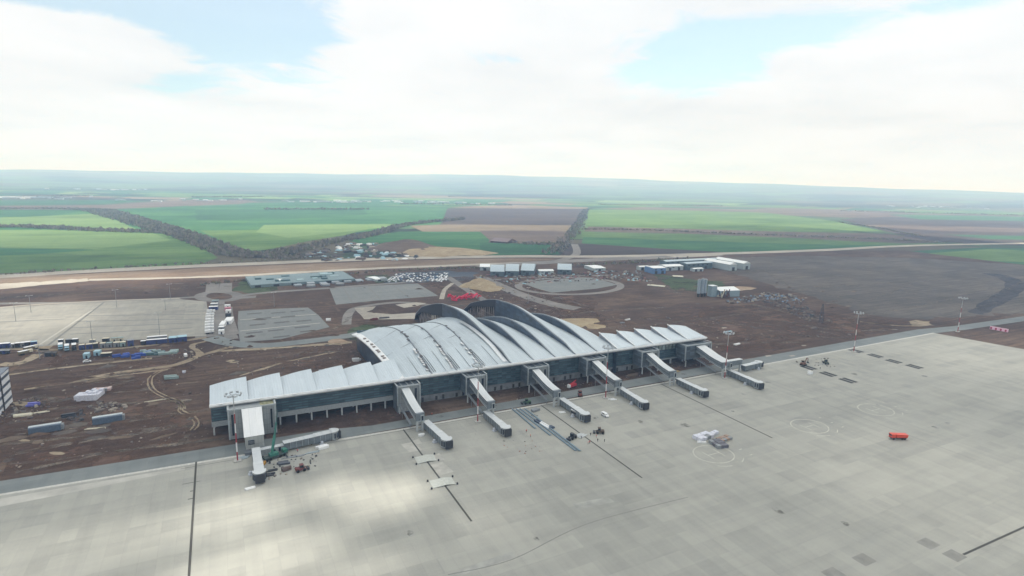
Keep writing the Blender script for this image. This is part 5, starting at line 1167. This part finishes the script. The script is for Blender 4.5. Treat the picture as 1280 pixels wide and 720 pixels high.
a = G(109,453); car(*a, R(10), white, 'white car in front of the left pale blue cabin', h=1.6)
a = G(232,446); car(*a, R(100), white, 'white van at the junction of the dirt tracks', name='van', cat='van', h=2.2, L_=5.2)
for i, (px_, py_, nn_, m_, lb) in enumerate([(150,447,4,vivid,'bright blue tarpaulin bundles, left heap'), (164,447.5,4,vivid,'bright blue tarpaulin bundles, longer middle heap'), (175,444.5,4,vivid,'bright blue tarpaulin bundles, right heap'), (189,441,5,tealm,'pale teal panels stacked left of the large pale stack'), (209,441.5,7,tealm,'large pale teal panel stack near the track junction'), (198,443,3,C('dark_teal',70,100,105),'dark teal bundle between the pale stacks')]):
    x, y = G(px_, py_); P = empty('panel_stack', (x, y, 0.1), 0, label=lb, cat='stack', group='bundles laid out below the lot'); k_ = random.Random(i)
    for q in range(nn_): MB().cbox(k_.uniform(-5,5), k_.uniform(-3,4), 0, k_.uniform(3,5.5), k_.uniform(1.5,3), k_.uniform(0.8,1.8), k_.uniform(-0.3,0.3)).build('bundle', m_, P)
# vehicles column left of the roundabout
grpc = 'vehicles and containers parked below the roundabout'
for i, (px_, py_) in enumerate([(262,417),(262,413),(262,409.5),(262,406),(262.5,402.5),(262.5,399),(263,395.5)]):
    x, y = G(px_, py_); truck(x, y, R(8), white, white, 'white box truck in the left column below the roundabout', 6.5, 2.8, group=grpc)
x, y = G(264,391.5); truck(x, y, R(8), white, white, 'white truck between the white column and the blue containers', 6.5, 3.0, group=grpc)
for (x0, y0, x1, y1, s_, r_, lb) in [(261,388,272,387.6,blue,white,'blue container with white roof below the roundabout'), (263,384,272,383.7,greyp,white,'grey container behind the blue one below the roundabout'), (265,380,273,379.7,greyp,tealm,'pale container closest to the roundabout'),
        (281,386,288,385.6,white,white,'white container at the top of the right column'), (281,389.5,288.5,389.1,pink,pink,'faded red container in the right column'), (282,392.5,288.5,392.2,white,white,'white container under the faded red one'), (282,397,288.5,396.7,dark,dark,'black container in the right column'),
        (280,406,289,405.6,white,white,'large white cabin in the right column'), (274,411,280,410.7,white,white,'white cabin left of the large white one'), (273,414,280,413.7,greyp,white,'grey cabin with white roof near the bottom of the right column'), (273,418.5,280,418.1,white,white,'white cabin at the bottom of the right column')]:
    container(G(x0, y0), G(x1, y1), 4 if 'large' not in lb else 14, 3.0, s_, r_, lb, group=grpc)
# white crates
x, y = G(111,497); P = empty('block_stack', (x, y, 0.05), R(-12), label='large stack of white wrapped blocks on brown earth', cat='block stack'); k_ = random.Random(3)
for i in range(6):
    for j in range(5):
        if i+j < 1 or (j > 3 and i < 2): continue
        MB().cbox((i-2.5)*1.9, (j-2)*2.2, 0, 1.75, 2.0, 2.2+1.0*(k_.random() > 0.6)).build('block', wrap, P)
cargo(128,488,5,2,1.6,1.8,1.4,C('block_pinkish',190,170,168),'smaller pinkish block stack behind the large white one',R(-5),name='block_stack',cat='block stack',z=0.05)
for i, (px_, py_, lb) in enumerate([(57,540,'grey blue tunnel section with pale roof, left of its twin on the earth'), (135,528,'grey blue tunnel section with pale roof, right of its twin on the earth')]):
    x, y = G(px_, py_); P = empty('tunnel_section', (x, y, 0.1), R(4), label=lb, cat='tunnel section', group='tunnel sections on the brown earth')
    MB().box(-6, 6, -1.6, 1.6, 0.2, 3.2).build('body', C('section_side', 82,98,118, 0.5), P); mb = MB(); mb.box(-6.1, 6.1, -0.2, 1.7, 3.21, 3.4); mb.build('roof', C('section_roof', 185,195,200, 0.5), P)
    MB().box(6.02, 7.0, -1.2, 1.4, 0.3, 2.8).build('end_frame', greyp, P)
for px_, py_, l_, w_, h, m_, lb in ((85,521,6,3,1.5,dark,'dark tyre and pipe heap left of the stone row'), (41,507,5,3,1.6,C('violet_sheet',110,110,190),'violet blue covered heap beside the white office block'), (190,502,12,0.8,0.5,beige,'long pale beam lying on earth'), (120,536,10,1,0.4,beige,'pale board beside the right tunnel section'), (213,473,8,4,1.6,tealm,'pale stone heap inside the bend of the track'),
        (26,520,9,3,0.9,beige,'pale slabs heap below the office block'), (50,516,6,2,0.5,beige,'pale board heap right of the slabs'), (230,466,2,2,1.5,wrap,'white bag on the red earth strip'), (910,415,9,2,0.6,lblue,'pale blue panels behind the right wing'), (921,431,8,2,1.0,white,'white box beam behind the right end bridge'),
        (785,400,6,2,1.2,white,'white bundle on dark earth behind the right wing'), (778,404,5,2,0.8,greyp,'grey bundle on dark earth behind the right wing'), (445,451,5,4,2.0,white,'white wrapped heap beside the gable of the arched roof'), (468,400,6,2,2,C('red_brown',120,60,60),'reddish machine parts behind the arch gable'), (480,398,9,2,1.5,C('dusk_grey',90,90,95),'dark grey parts behind the arch gable'), (410,401,4,3,2,white,'white bag right of the small grey lot')):
    a = G(px_, py_); stack(*a, random.uniform(-0.2,0.2), l_, w_, h, m_, lb, z=0.05)
# loose rubble
def rubble(pts, n_, s0, s1, m_, label, seed, name='rubble', flat=0.5, z=0.05):
    k_ = random.Random(seed); mb = MB(); P_ = [G(*p) for p in pts]; xs = [p[0] for p in P_]; ys_ = [p[1] for p in P_]
    def inside(x, y):
        c = False; j = len(P_)-1
        for i in range(len(P_)):
            if (P_[i][1] > y) != (P_[j][1] > y) and x < (P_[j][0]-P_[i][0])*(y-P_[i][1])/(P_[j][1]-P_[i][1])+P_[i][0]: c = not c
            j = i
        return c
    i = 0; t_ = 0
    while i < n_ and t_ < n_*60:
        t_ += 1; x, y = k_.uniform(min(xs), max(xs)), k_.uniform(min(ys_), max(ys_))
        if not inside(x, y): continue
        i += 1; s_ = k_.uniform(s0, s1); mb.cur = k_.randrange(len(m_)) if isinstance(m_, list) else 0
        mb.cbox(x, y, z, s_*k_.uniform(0.6,1.6), s_*k_.uniform(0.5,1.1), s_*flat*k_.uniform(0.4,1.2), k_.uniform(0,3.1), k_.uniform(0.5,0.9))
    o = mb.build(name, m_); return tag(o, label, 'rubble', kind='stuff')
stone = [C('stone_pale', 150,142,130, 0.9), C('stone_grey', 112,106,102, 0.9), C('stone_dark', 80,72,70, 0.9), C('stone_brown', 96,84,76, 0.9)]
rubble([(113,508),(122,502),(160,506),(157,513),(120,515)], 60, 0.8, 2.2, stone, 'scattered pale stones below the white block stack', 11)
rubble([(0,505),(50,498),(65,512),(30,528),(0,530)], 70, 0.5, 2.0, stone, 'broken slabs and rubble around the white office block', 12)
rubble([(80,520),(100,512),(110,522),(95,530)], 40, 0.6, 2.0, [stone[2], dark], 'dark debris patch on the earth', 13)
rubble([(0,440),(260,430),(262,545),(0,590)], 260, 0.3, 1.1, stone, 'small rubble strewn over the brown earth left of terminal', 14)
rubble([(280,440),(470,425),(440,455),(270,480)], 110, 0.3, 1.2, stone, 'small rubble strewn behind the left wing', 15)
rubble([(575,490),(870,445),(880,455),(600,512)], 110, 0.3, 1.0, stone, 'building waste along the terminal foot', 16)
rubble([(905,376),(960,366),(1010,372),(1000,380),(960,376),(910,380)], 260, 0.8, 3.4, stone+[C('scrap_blue',110,135,160)], 'light scrap spread behind the batching plant', 17)
rubble([(950,376),(1000,380),(1040,402),(1000,398)], 130, 0.8, 3, [stone[2], dark, stone[1]], 'dark spoil heaps behind the scrap', 18)
rubble([(985,452),(1035,448),(1045,460),(1010,456)], 40, 0.3, 1.0, stone, 'broken bits around the excavator', 19, z=0.2)
rubble([(330,575),(400,565),(395,585),(335,600)], 60, 0.3, 1.1, [stone[1], dark, stone[2], stone[0]], 'loose building parts around the crane foot', 20, z=0.2)
rubble([(590,345),(800,338),(815,352),(760,350),(640,356)], 420, 1.0, 4, stone+[lblue, C('scrap_red',130,85,85)], 'stores and scrap spread between the far hangars', 21)
rubble([(372,318),(420,306),(470,303),(520,315),(520,325),(380,327)], 190, 3, 10, stone+[lblue, dark, white], 'crowded scrap yard beyond the pale road', 22, flat=0.35)
rubble([(500,370),(640,352),(700,372),(740,410),(680,400),(610,378)], 120, 0.8, 2.6, stone, 'waste strewn behind the tall roof arches', 23)
rubble([(620,378),(820,395),(1100,420),(900,440),(760,410)], 90, 0.5, 2.0, stone, 'sparse stones on the dark earth field', 24)
rubble([(590,543),(665,545),(680,565),(660,570)], 22, 0.2, 0.6, [stone[2], C('rustbit',150,90,70)], 'rusty bits strewn on the apron left of the pipes', 25, z=0.2)
rubble([(250,420),(300,425),(290,445),(220,450)], 40, 0.6, 2.0, stone, 'rubble at the lower end of the container columns', 26)

# low graded ridges and tipped soil
k_ = random.Random(55); mb = MB()
for i in range(420):
    px_, py_ = k_.uniform(-20, 1100), k_.uniform(352, 590)
    x, y = G(px_, py_)
    if y < 292 or (-14 < x < 300 and y < 312) or (78 < x < 226 and y < 480) or (-190 < x < -8 and 480 < y < 660) or (30 < x < 110 and 490 < y < 640): continue
    rx, ry, h = k_.uniform(1.5, 7), k_.uniform(1.2, 3), k_.uniform(0.4, 1.6); n_ = 9; rot = k_.uniform(-0.4, 0.4); vs = [(x, y, h)]
    for t_ in (0.5, 1.0):
        for j in range(n_):
            a = 2*math.pi*j/n_; e = k_.uniform(0.8, 1.15); u, v = rx*t_*e*math.cos(a), ry*t_*e*math.sin(a); vs.append((x+u*math.cos(rot)-v*math.sin(rot), y+u*math.sin(rot)+v*math.cos(rot), h*0.55*k_.uniform(0.7,1.2) if t_ < 1 else -0.05))
    fs = [(0, 1+j, 1+(j+1) % n_) for j in range(n_)]+[(1+j, 1+n_+j, 1+n_+(j+1) % n_, 1+(j+1) % n_) for j in range(n_)]
    mb.cur = k_.choice((0,0,0,0,1,2)); mb.add(vs, fs)
tag(mb.build('dirt_mounds', [earth, soil('pale_spoil', (0.11,0.085,0.065,1), (0.16,0.125,0.095,1), (0.22,0.18,0.14,1), 1.6, 0.3), earth_g], smooth=True), 'low tipped soil mounds strewn over the building site', 'soil', kind='stuff')
# heaps
def heap(px_, py_, rx, ry, h, m_, label, cat='heap', name='sand_heap', seed=1):
    x, y = G(px_, py_); k_ = random.Random(seed); mb = MB(); n_, r_ = 26, 9; vs = [(0,0,h)]; fs = []
    ph = [k_.uniform(0, 6) for _ in range(4)]
    for i in range(1, r_+1):
        t_ = i/r_
        for j in range(n_):
            a = 2*math.pi*j/n_; e = 1+0.13*math.sin(3*a+ph[0])+0.08*math.sin(7*a+ph[1]); z = h*(1-t_)**0.8*(1+0.25*math.sin(5*a+ph[2]+i*0.8)*t_)+h*0.05*k_.uniform(-1,1)*(1-t_)
            vs.append((rx*t_*e*math.cos(a), ry*t_*e*math.sin(a), max(-0.1, z)))
    for j in range(n_): fs.append((0, 1+j, 1+(j+1) % n_))
    for i in range(r_-1):
        for j in range(n_): a, b = 1+i*n_+j, 1+i*n_+(j+1) % n_; fs.append((a, a+n_, b+n_, b))
    mb.add(vs, fs); o = mb.build(name, m_, loc=(x, y, 0), smooth=True); tag(o, label, cat)
heap(601,358,22,24,10,sandm,'tall yellow sand heap behind the tallest roof arch',seed=2); heap(612,361,16,16,5,sandm,'low pale sand heap right of the tall one',seed=3)
heap(545,315,70,60,9,sandm,'broad pale sand heap beyond the pale road',seed=4); heap(575,316,60,45,7,sandm,'long flat sand heap right of the broad one',seed=5); heap(510,310,60,90,16,brn,'brown spoil heap left of the sand heaps',name='spoil_heap',seed=6)
heap(715,404,20,16,4,sandm,'yellow earth heap behind the right edge of the arched roof',seed=7); heap(728,402,16,12,3,sandm,'second yellow earth heap close by the right wing',seed=8); heap(744,408,9,8,2,sandm,'small yellow earth heap next to the right wing',seed=9)
heap(40,478,26,12,2.5,earth,'low brown spoil mound above the office block',name='spoil_heap',seed=10); heap(925,361,22,10,3,clay,'flat pale clay heap beside the batching plant',name='spoil_heap',seed=11)
for i, (a, b, c_, d_) in enumerate([(20,455,50,10),(110,470,60,6),(330,445,40,6)]): pass
# red mass behind the canopy
x, y = G(580, 373); P = empty('scaffold_frame', (x, y, 0), 0.2, label='bright red steel frames lying behind the left tall arch', cat='steel frame'); k_ = random.Random(8); crim = C('crimson', 205,25,70, 0.6, var=0.15)
for i in range(34):
    a = k_.uniform(-17, 17); b = k_.uniform(-9, 9); MB().bar((a,b,0.5+k_.random()*2), (a+k_.uniform(3,8)*k_.choice((-1,1)), b+k_.uniform(-3,3), 0.6+k_.random()*4), 1.1, 1.0).build('steel_frame', crim, P)

# ------------------------------------------------------------------ buildings
def hall(x0, y0, x1, y1, depth, h, wall, roof, label, ridge=0.0, name='hangar', cat='building', doors=1, curved=False, group=None):
    a, b = Vector(G(x0, y0)), Vector(G(x1, y1)); d = b-a; Ln = d.length; rot = math.atan2(d.y, d.x)
    P = empty(name, (a.x, a.y, 0), rot, label=label, cat=cat, group=group)
    w_ = MB(); w_.box(0, Ln, 0, depth, 0, h); wl = w_.build('wall', wall, P)
    mb = MB(); n_ = 12; rows = []
    for i in range(n_+1):
        u = i/n_; z = h+0.05+ridge*(math.sin(math.pi*u) if curved else (1-abs(2*u-1))); rows.append([(-0.5, -0.4+u*(depth+0.8), z), (Ln+0.5, -0.4+u*(depth+0.8), z)])
    mb.grid([r_[::-1] for r_ in rows], 0.3) if False else mb.grid(rows, 0.04)
    # gable infill
    for xx in (0.0, Ln):
        pts = [(xx, -0.3+u*(depth+0.6)/n_, h+ridge*(math.sin(math.pi*u/n_) if curved else (1-abs(2*u/n_-1)))) for u in range(n_+1)]
        mb.add(pts+[(xx, depth, h), (xx, 0, h)], [tuple(range(len(pts)+2))])
    mb.build('roof', roof, P)
    for q in range(doors):
        MB().box(Ln*(q+0.5)/doors-min(2, Ln*0.2), Ln*(q+0.5)/doors+min(2, Ln*0.2), -0.08, -0.01, 0, min(4, h*0.7)).build('door', dark, P)
    nw = int(Ln/9)
    for q in range(nw): MB().box(3+q*9, 6+q*9, -0.05, -0.006, h*0.62, h*0.8).build('window', glassd, P)
    return P
hw = C('hangar_wall', 85,102,108, 0.6); hr = C('hangar_roof', 165,182,192, 0.45, var=0.08); hb = C('hall_blue', 95,130,175, 0.6); hwh = C('roof_white', 225,230,232, 0.45, var=0.06); hwl = C('wall_pale', 165,178,182, 0.6)
for (x0, y0, x1, y1, dp, h, lb) in ((613,345.5,630,345.8,70,8,'grey arched hangar leftmost in the row behind the sand heap'), (632,344.8,648,345.2,75,9,'grey arched hangar in the middle of the three close together'), (651,344,667,344.6,75,9,'grey arched hangar rightmost of the three close together'), (697,342.8,714,343.4,60,9,'grey arched hangar standing apart to the right of the three')):
    hall(x0, y0, x1, y1, dp*0.7, 6.5, hw, hr, lb, ridge=5, curved=True, doors=1, group='arched hangars behind the terminal')
hall(674,343.5,692,343.2,12,5,hwl,hwh,'low white hut between the hangars',name='site_hut',ridge=1.5); hall(742,339,757,338.5,30,4,hwl,hwh,'small white roofed shed right of the hangars',name='shed',ridge=1)
hall(600,338,612,338.2,30,5,hwl,hwh,'pale shed left of the first hangar',name='shed',ridge=1.5)
for (x0, y0, x1, y1, dp, h, wl, rf, lb, rd) in ((816,342.5,832,342,22,8,hb,hwh,'blue walled hall with a white roof',1), (832,338.5,854,337.5,20,6,hwl,hwh,'white roofed building right of the blue hall',1.5), (858,337.5,890,335.5,14,9,hw,hr,'long grey shed in front of the white halls',1.5), (832,334.5,900,331,14,9,hw,hr,'longest grey shed along the pale road',1.5),
         (867,339.5,879,339,8,4,hwl,hwh,'small white hut in front of the long grey shed',0.8), (800,338,812,337.6,10,5,hwl,hwh,'little white building left of the blue hall',1)):
    hall(x0, y0, x1, y1, dp, h, wl, rf, lb, ridge=rd, name='warehouse', doors=2)
for (x0, y0, x1, y1, lb) in ((912,338.6,880,332.4,'long white roofed hall, nearer of the slanting pair'), (929,337,893,330.5,'long white roofed hall, farther of the slanting pair')):
    a, b = Vector(G(x0, y0)), Vector(G(x1, y1)); d = b-a; Ln = d.length; rot = math.atan2(d.y, d.x)
    P = empty('warehouse', (a.x, a.y, 0), rot, label=lb, cat='building', group='slanting white roofed halls')
    MB().box(0, Ln, -14, 0, 0, 9).build('wall', hwl, P); mb = MB(); mb.grid([[(-0.5, 0.5, 9.1), (Ln+0.5, 0.5, 9.1)], [(-0.5, -7, 12), (Ln+0.5, -7, 12)], [(-0.5, -14.5, 9.1), (Ln+0.5, -14.5, 9.1)]], 0.04)
    mb.add([(-0.1,0,9),(-0.1,-14,9),(-0.1,-7,12)], [(0,1,2)]); mb.build('roof', hwh, P); MB().box(-0.12, -0.02, -9.5, -4.5, 0, 5).build('door', dark, P)
hall(955-146,357,830,359,8,0.6,hwl,C('slab_cream',200,198,180),'pale concrete pad in front of the blue hall',name='concrete_pad',cat='slab',doors=0); hall(842,346,854,346.5,10,0.5,hwl,C('slab_cream',200,198,180),'small pale concrete pad on the grass',name='concrete_pad',cat='slab',doors=0)
# batching plant
x, y = G(877, 371); P = empty('batching_plant', (x, y, 0), R(-10), label='concrete batching plant with tall pale silos and low shed', cat='batching plant')
for q, (a, b, h) in enumerate(((-4.5,0,19),(0,0,20),(4.5,1,19))):
    s_ = MB().tube((a,b,4), (a,b,h), 1.7, n=16).build('silo', C('silo_grey',150,165,178,0.5), P); MB().tube((a,b,h+0.01), (a,b,h+1.5), 2.1, 0.3, n=16).build('silo_cap', greyp, P); MB().tube((a,b,0), (a,b,3.9), 1.2, 1.5, n=8).build('silo_base', dark, P)
MB().box(10, 17, -3, 4, 0, 12).build('mixer_tower', C('plant_wall',140,160,170,0.6), P); MB().box(9.7, 17.3, -3.3, 4.3, 12.01, 12.4).build('tower_roof', hwh, P)
MB().box(19, 45, -6, 5, 0, 7).build('shed_wall', C('plant_wall',140,160,170,0.6), P); mb = MB(); mb.grid([[(18.5,-6.5,7.05),(45.5,-6.5,7.05)],[(18.5,5.5,9.5),(45.5,5.5,9.5)]], 0.04); mb.build('shed_roof', hwh, P)
MB().bar((16,0,11),(34,12,1),1.2,1.0).build('conveyor', greyp, P)
x, y = G(904, 372); P = empty('scrap_pile', (x, y, 0), 0, label='rust brown scrap pile beside the batching plant shed', cat='scrap pile'); k_ = random.Random(5)
for q in range(26): a, b = k_.uniform(-8,8), k_.uniform(-4,4); MB().bar((a,b,0.2+k_.random()), (a+k_.uniform(-3,3), b+k_.uniform(-2,2), 1+k_.random()*8), 0.8, 0.8).build('scrap_piece', k_.choice([C('rust_a',110,75,70), C('rust_b',80,65,70), beige]), P)
# white slatted office block at the left margin
P = empty('office_block', (-104.8, 351.5, 0), R(90), label='white banded office block cut by the left picture edge', cat='building')
bl, wd, hh = 23.5, 22, 18.5
MB().box(0, bl, 0, wd, 0, hh).build('wall', C('office_wall', 215,218,222, 0.6, var=0.06), P)
for q in range(4):
    z = 2.4+q*4.3; MB().box(0.2, bl-0.2, -0.12, -0.004, z, z+1.5).build('window_band', C('band_grey',78,88,102,0.3), P); MB().box(-0.12, -0.004, 0.2, wd-0.2, z, z+1.5).build('window_band', C('band_grey',78,88,102,0.3), P); MB().box(bl+0.004, bl+0.12, 0.2, wd-0.2, z, z+1.5).build('window_band', C('band_grey',78,88,102,0.3), P)
MB().box(-0.3, bl+0.3, -0.3, wd+0.3, hh+0.01, hh+0.5).build('roof', C('office_roof', 120,128,140, 0.7), P)
MB().box(9, 10.5, -0.3, -0.13, 0, hh).build('pilaster', dark, P)
P = empty('office_block', (-132, 356, 0), R(8), label='lower white office block behind the banded one', cat='building') if False else None
# dark roofed farm shed among fields
hall(613,303,634,304.5,40,3,C('farm_wall',90,80,85),C('farm_roof',110,95,100),'dark low farm shed in the green field beyond the road',name='farm_shed',ridge=5,doors=1)
hall(490,343,505,342.5,1,1,dark,dark,'',name='x') if False else None
# yard left of centre: teal compound
P = empty('plant_compound', G(376,356)+(0.1,), R(3), label='wide flat pale teal industrial roof on the grass strip', cat='building')
k_ = random.Random(2)
MB().box(-52, 62, 0, 62, 0, 3.2).build('roof', C('teal_shed',118,138,144,0.7,var=0.35), P)
for q in range(16): a = k_.uniform(-50,50); b = k_.uniform(2,52); MB().box(a, a+k_.uniform(3,16), b, b+k_.uniform(3,7), 3.21, k_.uniform(3.6,5)).build('roof_unit', k_.choice([C('dark_teal',70,100,105), greyp, C('teal_light',165,190,195,0.6), C('dark_teal',70,100,105)]), P)
for q in range(6): MB().box(-48+q*19, -42+q*19, -0.2, -0.01, 0.2, 2.4).build('door', dark, P)
P = empty('plant_compound', G(430,353)+(0.1,), R(3), label='smaller grey and teal compound with round tank basins', cat='compound')
for q in range(8): MB().box(-56+q*14, -48+q*14, -10+k_.uniform(0,8), 12-k_.uniform(0,10), 0, k_.uniform(1.5,3.5)).build('shed', C('grey_shed',150,160,168,0.6,var=0.2), P)
for q in range(3): MB().tube((-40+q*16,-14,0), (-40+q*16,-14,2), 5, n=16).build('tank', greyp, P)
hall(470,352,479,351,22,2.5,hwl,hwh,'white roofed hut between compound and car park',name='site_hut',ridge=0.5); hall(345,355,350,355,12,4,hwl,hwh,'small white hut alone on the grass strip',name='site_hut',ridge=1)
# cars in the far yard
cg_ = [C('car_white',225,228,232,0.35), C('car_silver',160,168,176,0.35), C('car_dark',60,65,75,0.35), C('car_blue',90,120,150,0.4)]
proto = None; k_ = random.Random(9); cnt = 0
prot = []
for m_ in cg_: 
    P = car(0, 0, 0, m_, 'small parked car in the crowded yard behind the arched roof', group='cars parked in the crowded far yard'); prot.append(P)
used = [False]*4
for rr in range(12):
    for q in range(20):
        if k_.random() < 0.28: continue
        px_ = 481+rr*1.4+q*(4.4-rr*0.02)+k_.uniform(-0.8,0.8); py_ = 353.2-rr*0.95+k_.uniform(-0.15,0.15)-q*0.05
        if px_ > 560 or py_ > 355: continue
        x, y = G(px_, py_); ci = k_.choices([0,1,2,3],[5,3,1.2,1])[0]; rot = R(90)+k_.uniform(-0.1,0.1)
        if not used[ci]: prot[ci].location = (x, y, 0.1); prot[ci].rotation_euler = (0,0,rot); used[ci] = True
        else: copy_tree(prot[ci], (x, y, 0.1), rot)
        cnt += 1
patch('ground', [(478,354),(500,346),(500,341),(560,338),(600,341),(590,350),(560,352)], soil('yard_asphalt', (0.05,0.06,0.075,1), (0.07,0.08,0.10,1), (0.10,0.115,0.135,1)), 0.05, jit=3, step=15)
# red and white barrier by the apron corner
x, y = G(1237, 411.5); x2, y2 = G(1256, 415); d = Vector((x2-x, y2-y)); rot = math.atan2(d.y, d.x); Ln = d.length+2
P = empty('barrier_wall', (x, y, 0.1), rot, label='pink and white checked barrier wall beyond the apron corner', cat='barrier')
MB().box(0, Ln, 0, 1.0, 0, 2.8).build('wall', C('barrier_white', 235,195,215, 0.6, var=0.08), P)
for q in range(4): MB().box(Ln*(q*0.27+0.02), Ln*(q*0.27+0.12), -0.05, -0.004, 0.2, 2.2).build('red_panel', C('barrier_red', 170,50,85, 0.6, var=0.1), P)
for px_, py_, h, lb in ((1026,404,18,'dark lattice pylon on the brown earth'),):
    x, y = G(px_, py_); P = empty('pylon', (x, y, 0), 0.4, label=lb, cat='pylon'); mb = MB()
    for a, b in ((-1.5,-1.5),(1.5,-1.5),(1.5,1.5),(-1.5,1.5)): mb.tube((a,b,0), (a*0.25,b*0.25,h), 0.2, n=5)
    for q in range(6): z = q*3; f0, f1 = 1-0.75*z/h, 1-0.75*(z+3)/h; mb.tube((-1.5*f0,-1.5*f0,z),(1.5*f1,-1.5*f1,z+3),0.12,n=4); mb.tube((1.5*f0,-1.5*f0,z),(-1.5*f1,-1.5*f1,z+3),0.12,n=4)
    mb.build('lattice', C('pylon_grey',70,72,80), P); MB().tube((-4,0,h-2),(4,0,h-2),0.18,n=5).build('cross_arm', C('pylon_grey',70,72,80), P)

# ------------------------------------------------------------------ woods: leafless belts, one mass each
wm_ = []
for nm, a, b in (('bare_wood', (0.22,0.20,0.175,1), (0.31,0.28,0.24,1)), ('budding_wood', (0.17,0.19,0.13,1), (0.25,0.26,0.175,1)), ('dark_wood', (0.135,0.13,0.12,1), (0.20,0.185,0.165,1))):
    t = NT(nm); t.base(t.ramp(t.noise(t.coord('Object'), 0.15, 4), [(0.35, a), (0.65, b)])); t.set(0.95, 0, 0.1); wm_.append(t.m)
def belt(line, w_, n_, hmin, hmax, label, seed, wt=(5,2,3)):
    k_ = random.Random(seed); pts = smoothline([G(*p) for p in line], 8); mb = MB()
    seg = [math.hypot(b[0]-a[0], b[1]-a[1]) for a, b in zip(pts, pts[1:])]; tot = sum(seg)
    for i in range(n_):
        s_ = k_.random()*tot; j = 0
        while j < len(seg)-1 and s_ > seg[j]: s_ -= seg[j]; j += 1
        a, b = pts[j], pts[j+1]; u = s_/seg[j]; d = Vector((b[0]-a[0], b[1]-a[1])).normalized(); fr = (sum(seg[:j])+s_)/tot
        ww = w_[0]+(w_[1]-w_[0])*fr if isinstance(w_, tuple) else w_
        o_ = k_.triangular(-1, 1)*ww/2; x, y = a[0]+(b[0]-a[0])*u-d.y*o_, a[1]+(b[1]-a[1])*u+d.x*o_
        h = k_.uniform(hmin, hmax)*k_.choice((0.45,0.6,0.6,0.8)); r_ = h*k_.uniform(0.28, 0.45); mb.cur = k_.choices([0,1,2], wt)[0]
        # ragged crown: thin upright shards round a centre
        for q in range(9):
            ang = k_.uniform(0, 6.283); rr = r_*k_.uniform(0.1, 1); cx_, cy_ = x+rr*math.cos(ang), y+rr*math.sin(ang); z0 = h*k_.uniform(0.05, 0.4); z1 = min(h, z0+h*k_.uniform(0.35, 0.7)); e = r_*k_.uniform(0.25, 0.6); an = k_.uniform(0, 3.14)
            mb.add([(cx_-e*math.cos(an), cy_-e*math.sin(an), z0), (cx_+e*math.cos(an), cy_+e*math.sin(an), z0+h*0.05), (cx_+e*0.7*math.cos(an+0.4), cy_+e*0.7*math.sin(an+0.4), z1*0.9), (cx_, cy_, z1)], [(0,1,2,3)])
    o = mb.build('woodland', wm_); tag(o, label, 'woodland', kind='stuff')
belt([(122,263),(160,274),(205,287),(245,300),(285,316),(322,322)], (105,50), 4200, 7, 13, 'broad leafless tree belt running across the green fields', 1)
belt([(-60,285),(30,284),(110,288),(165,290),(205,291)], 50, 900, 7, 12, 'narrow leafless tree line between the left fields', 2)
belt([(-60,262),(60,261),(125,263)], 90, 600, 7, 11, 'far tree line beyond the left fields', 3)
belt([(322,322),(372,313),(410,304),(460,295),(512,281),(580,274)], (48,40), 1600, 7, 13, 'tree belt curving behind the scrap yard', 4)
belt([(690,318),(702,306),(716,292),(724,280),(732,262)], (42,34), 620, 7, 13, 'tree lane running away from the road between fields', 5)
belt([(640,303),(670,306),(705,304)], 40, 120, 5, 10, 'loose trees around the farm shed', 6)
belt([(730,287),(800,288),(880,291),(980,295),(1090,299),(1180,304)], 45, 700, 5, 9, 'hedge line between the right fields', 7)
belt([(1050,278),(1100,286),(1150,296)], 25, 200, 5, 9, 'short hedge crossing the far right fields', 8)
belt([(700,333),(760,331),(830,326),(860,324)], 14, 150, 4, 8, 'bushes along the road behind the hangars', 9, (1,4,3))
belt([(250,357),(300,352),(380,347),(440,343),(500,339),(600,335)], 12, 260, 3, 6, 'bushes along the pale road behind the compounds', 10, (1,3,4))
belt([(0,344),(150,335),(320,327),(420,321)], 8, 160, 3, 6, 'sparse bushes along the edge of the left field', 11)
belt([(300,316),(345,322),(380,322)], 40, 260, 5, 9, 'scrubby trees beside the scrap yard', 12)
for i, ln in enumerate((((330,262),(460,262)), ((240,247),(330,246)), ((750,256),(900,258)), ((1050,264),(1290,270)), ((-60,247),(110,245)), ((500,255),(640,257)), ((560,246),(700,248)))):
    belt(list(ln), 70, 320, 8, 14, 'far wooded strip %s' % ['behind the shaded field','near the left villages','beyond the right wheat fields','at the right margin of the plain','at the left margin of the plain','behind the ploughed field','near the far village'][i], 30+i)
# far villages: one pale cluster each
for i, (px_, py_, n_, lb) in enumerate(((20,247,26,'far pale village near the left margin'), (140,237,20,'far pale village left of centre'), (410,252.5,30,'far pale greenhouses behind the shaded field'), (545,253,26,'far pale greenhouses left of the tree lane'), (1165,259,24,'far pale village on the right'), (255,251,14,'far pale farmstead'))):
    k_ = random.Random(i); x, y = G(px_, py_); mb = MB(); mb.cur = 0
    for q in range(n_):
        a = k_.gauss(0, 1)*160; b = k_.gauss(0, 1)*90; mb.cur = k_.randrange(2)
        mb.cbox(x+a, y+b, 0, k_.uniform(14,50), k_.uniform(10,16), k_.uniform(3,7), k_.uniform(-0.3,0.3))
    tag(mb.build('village', [hwh, hwl]), lb, 'village', kind='stuff')
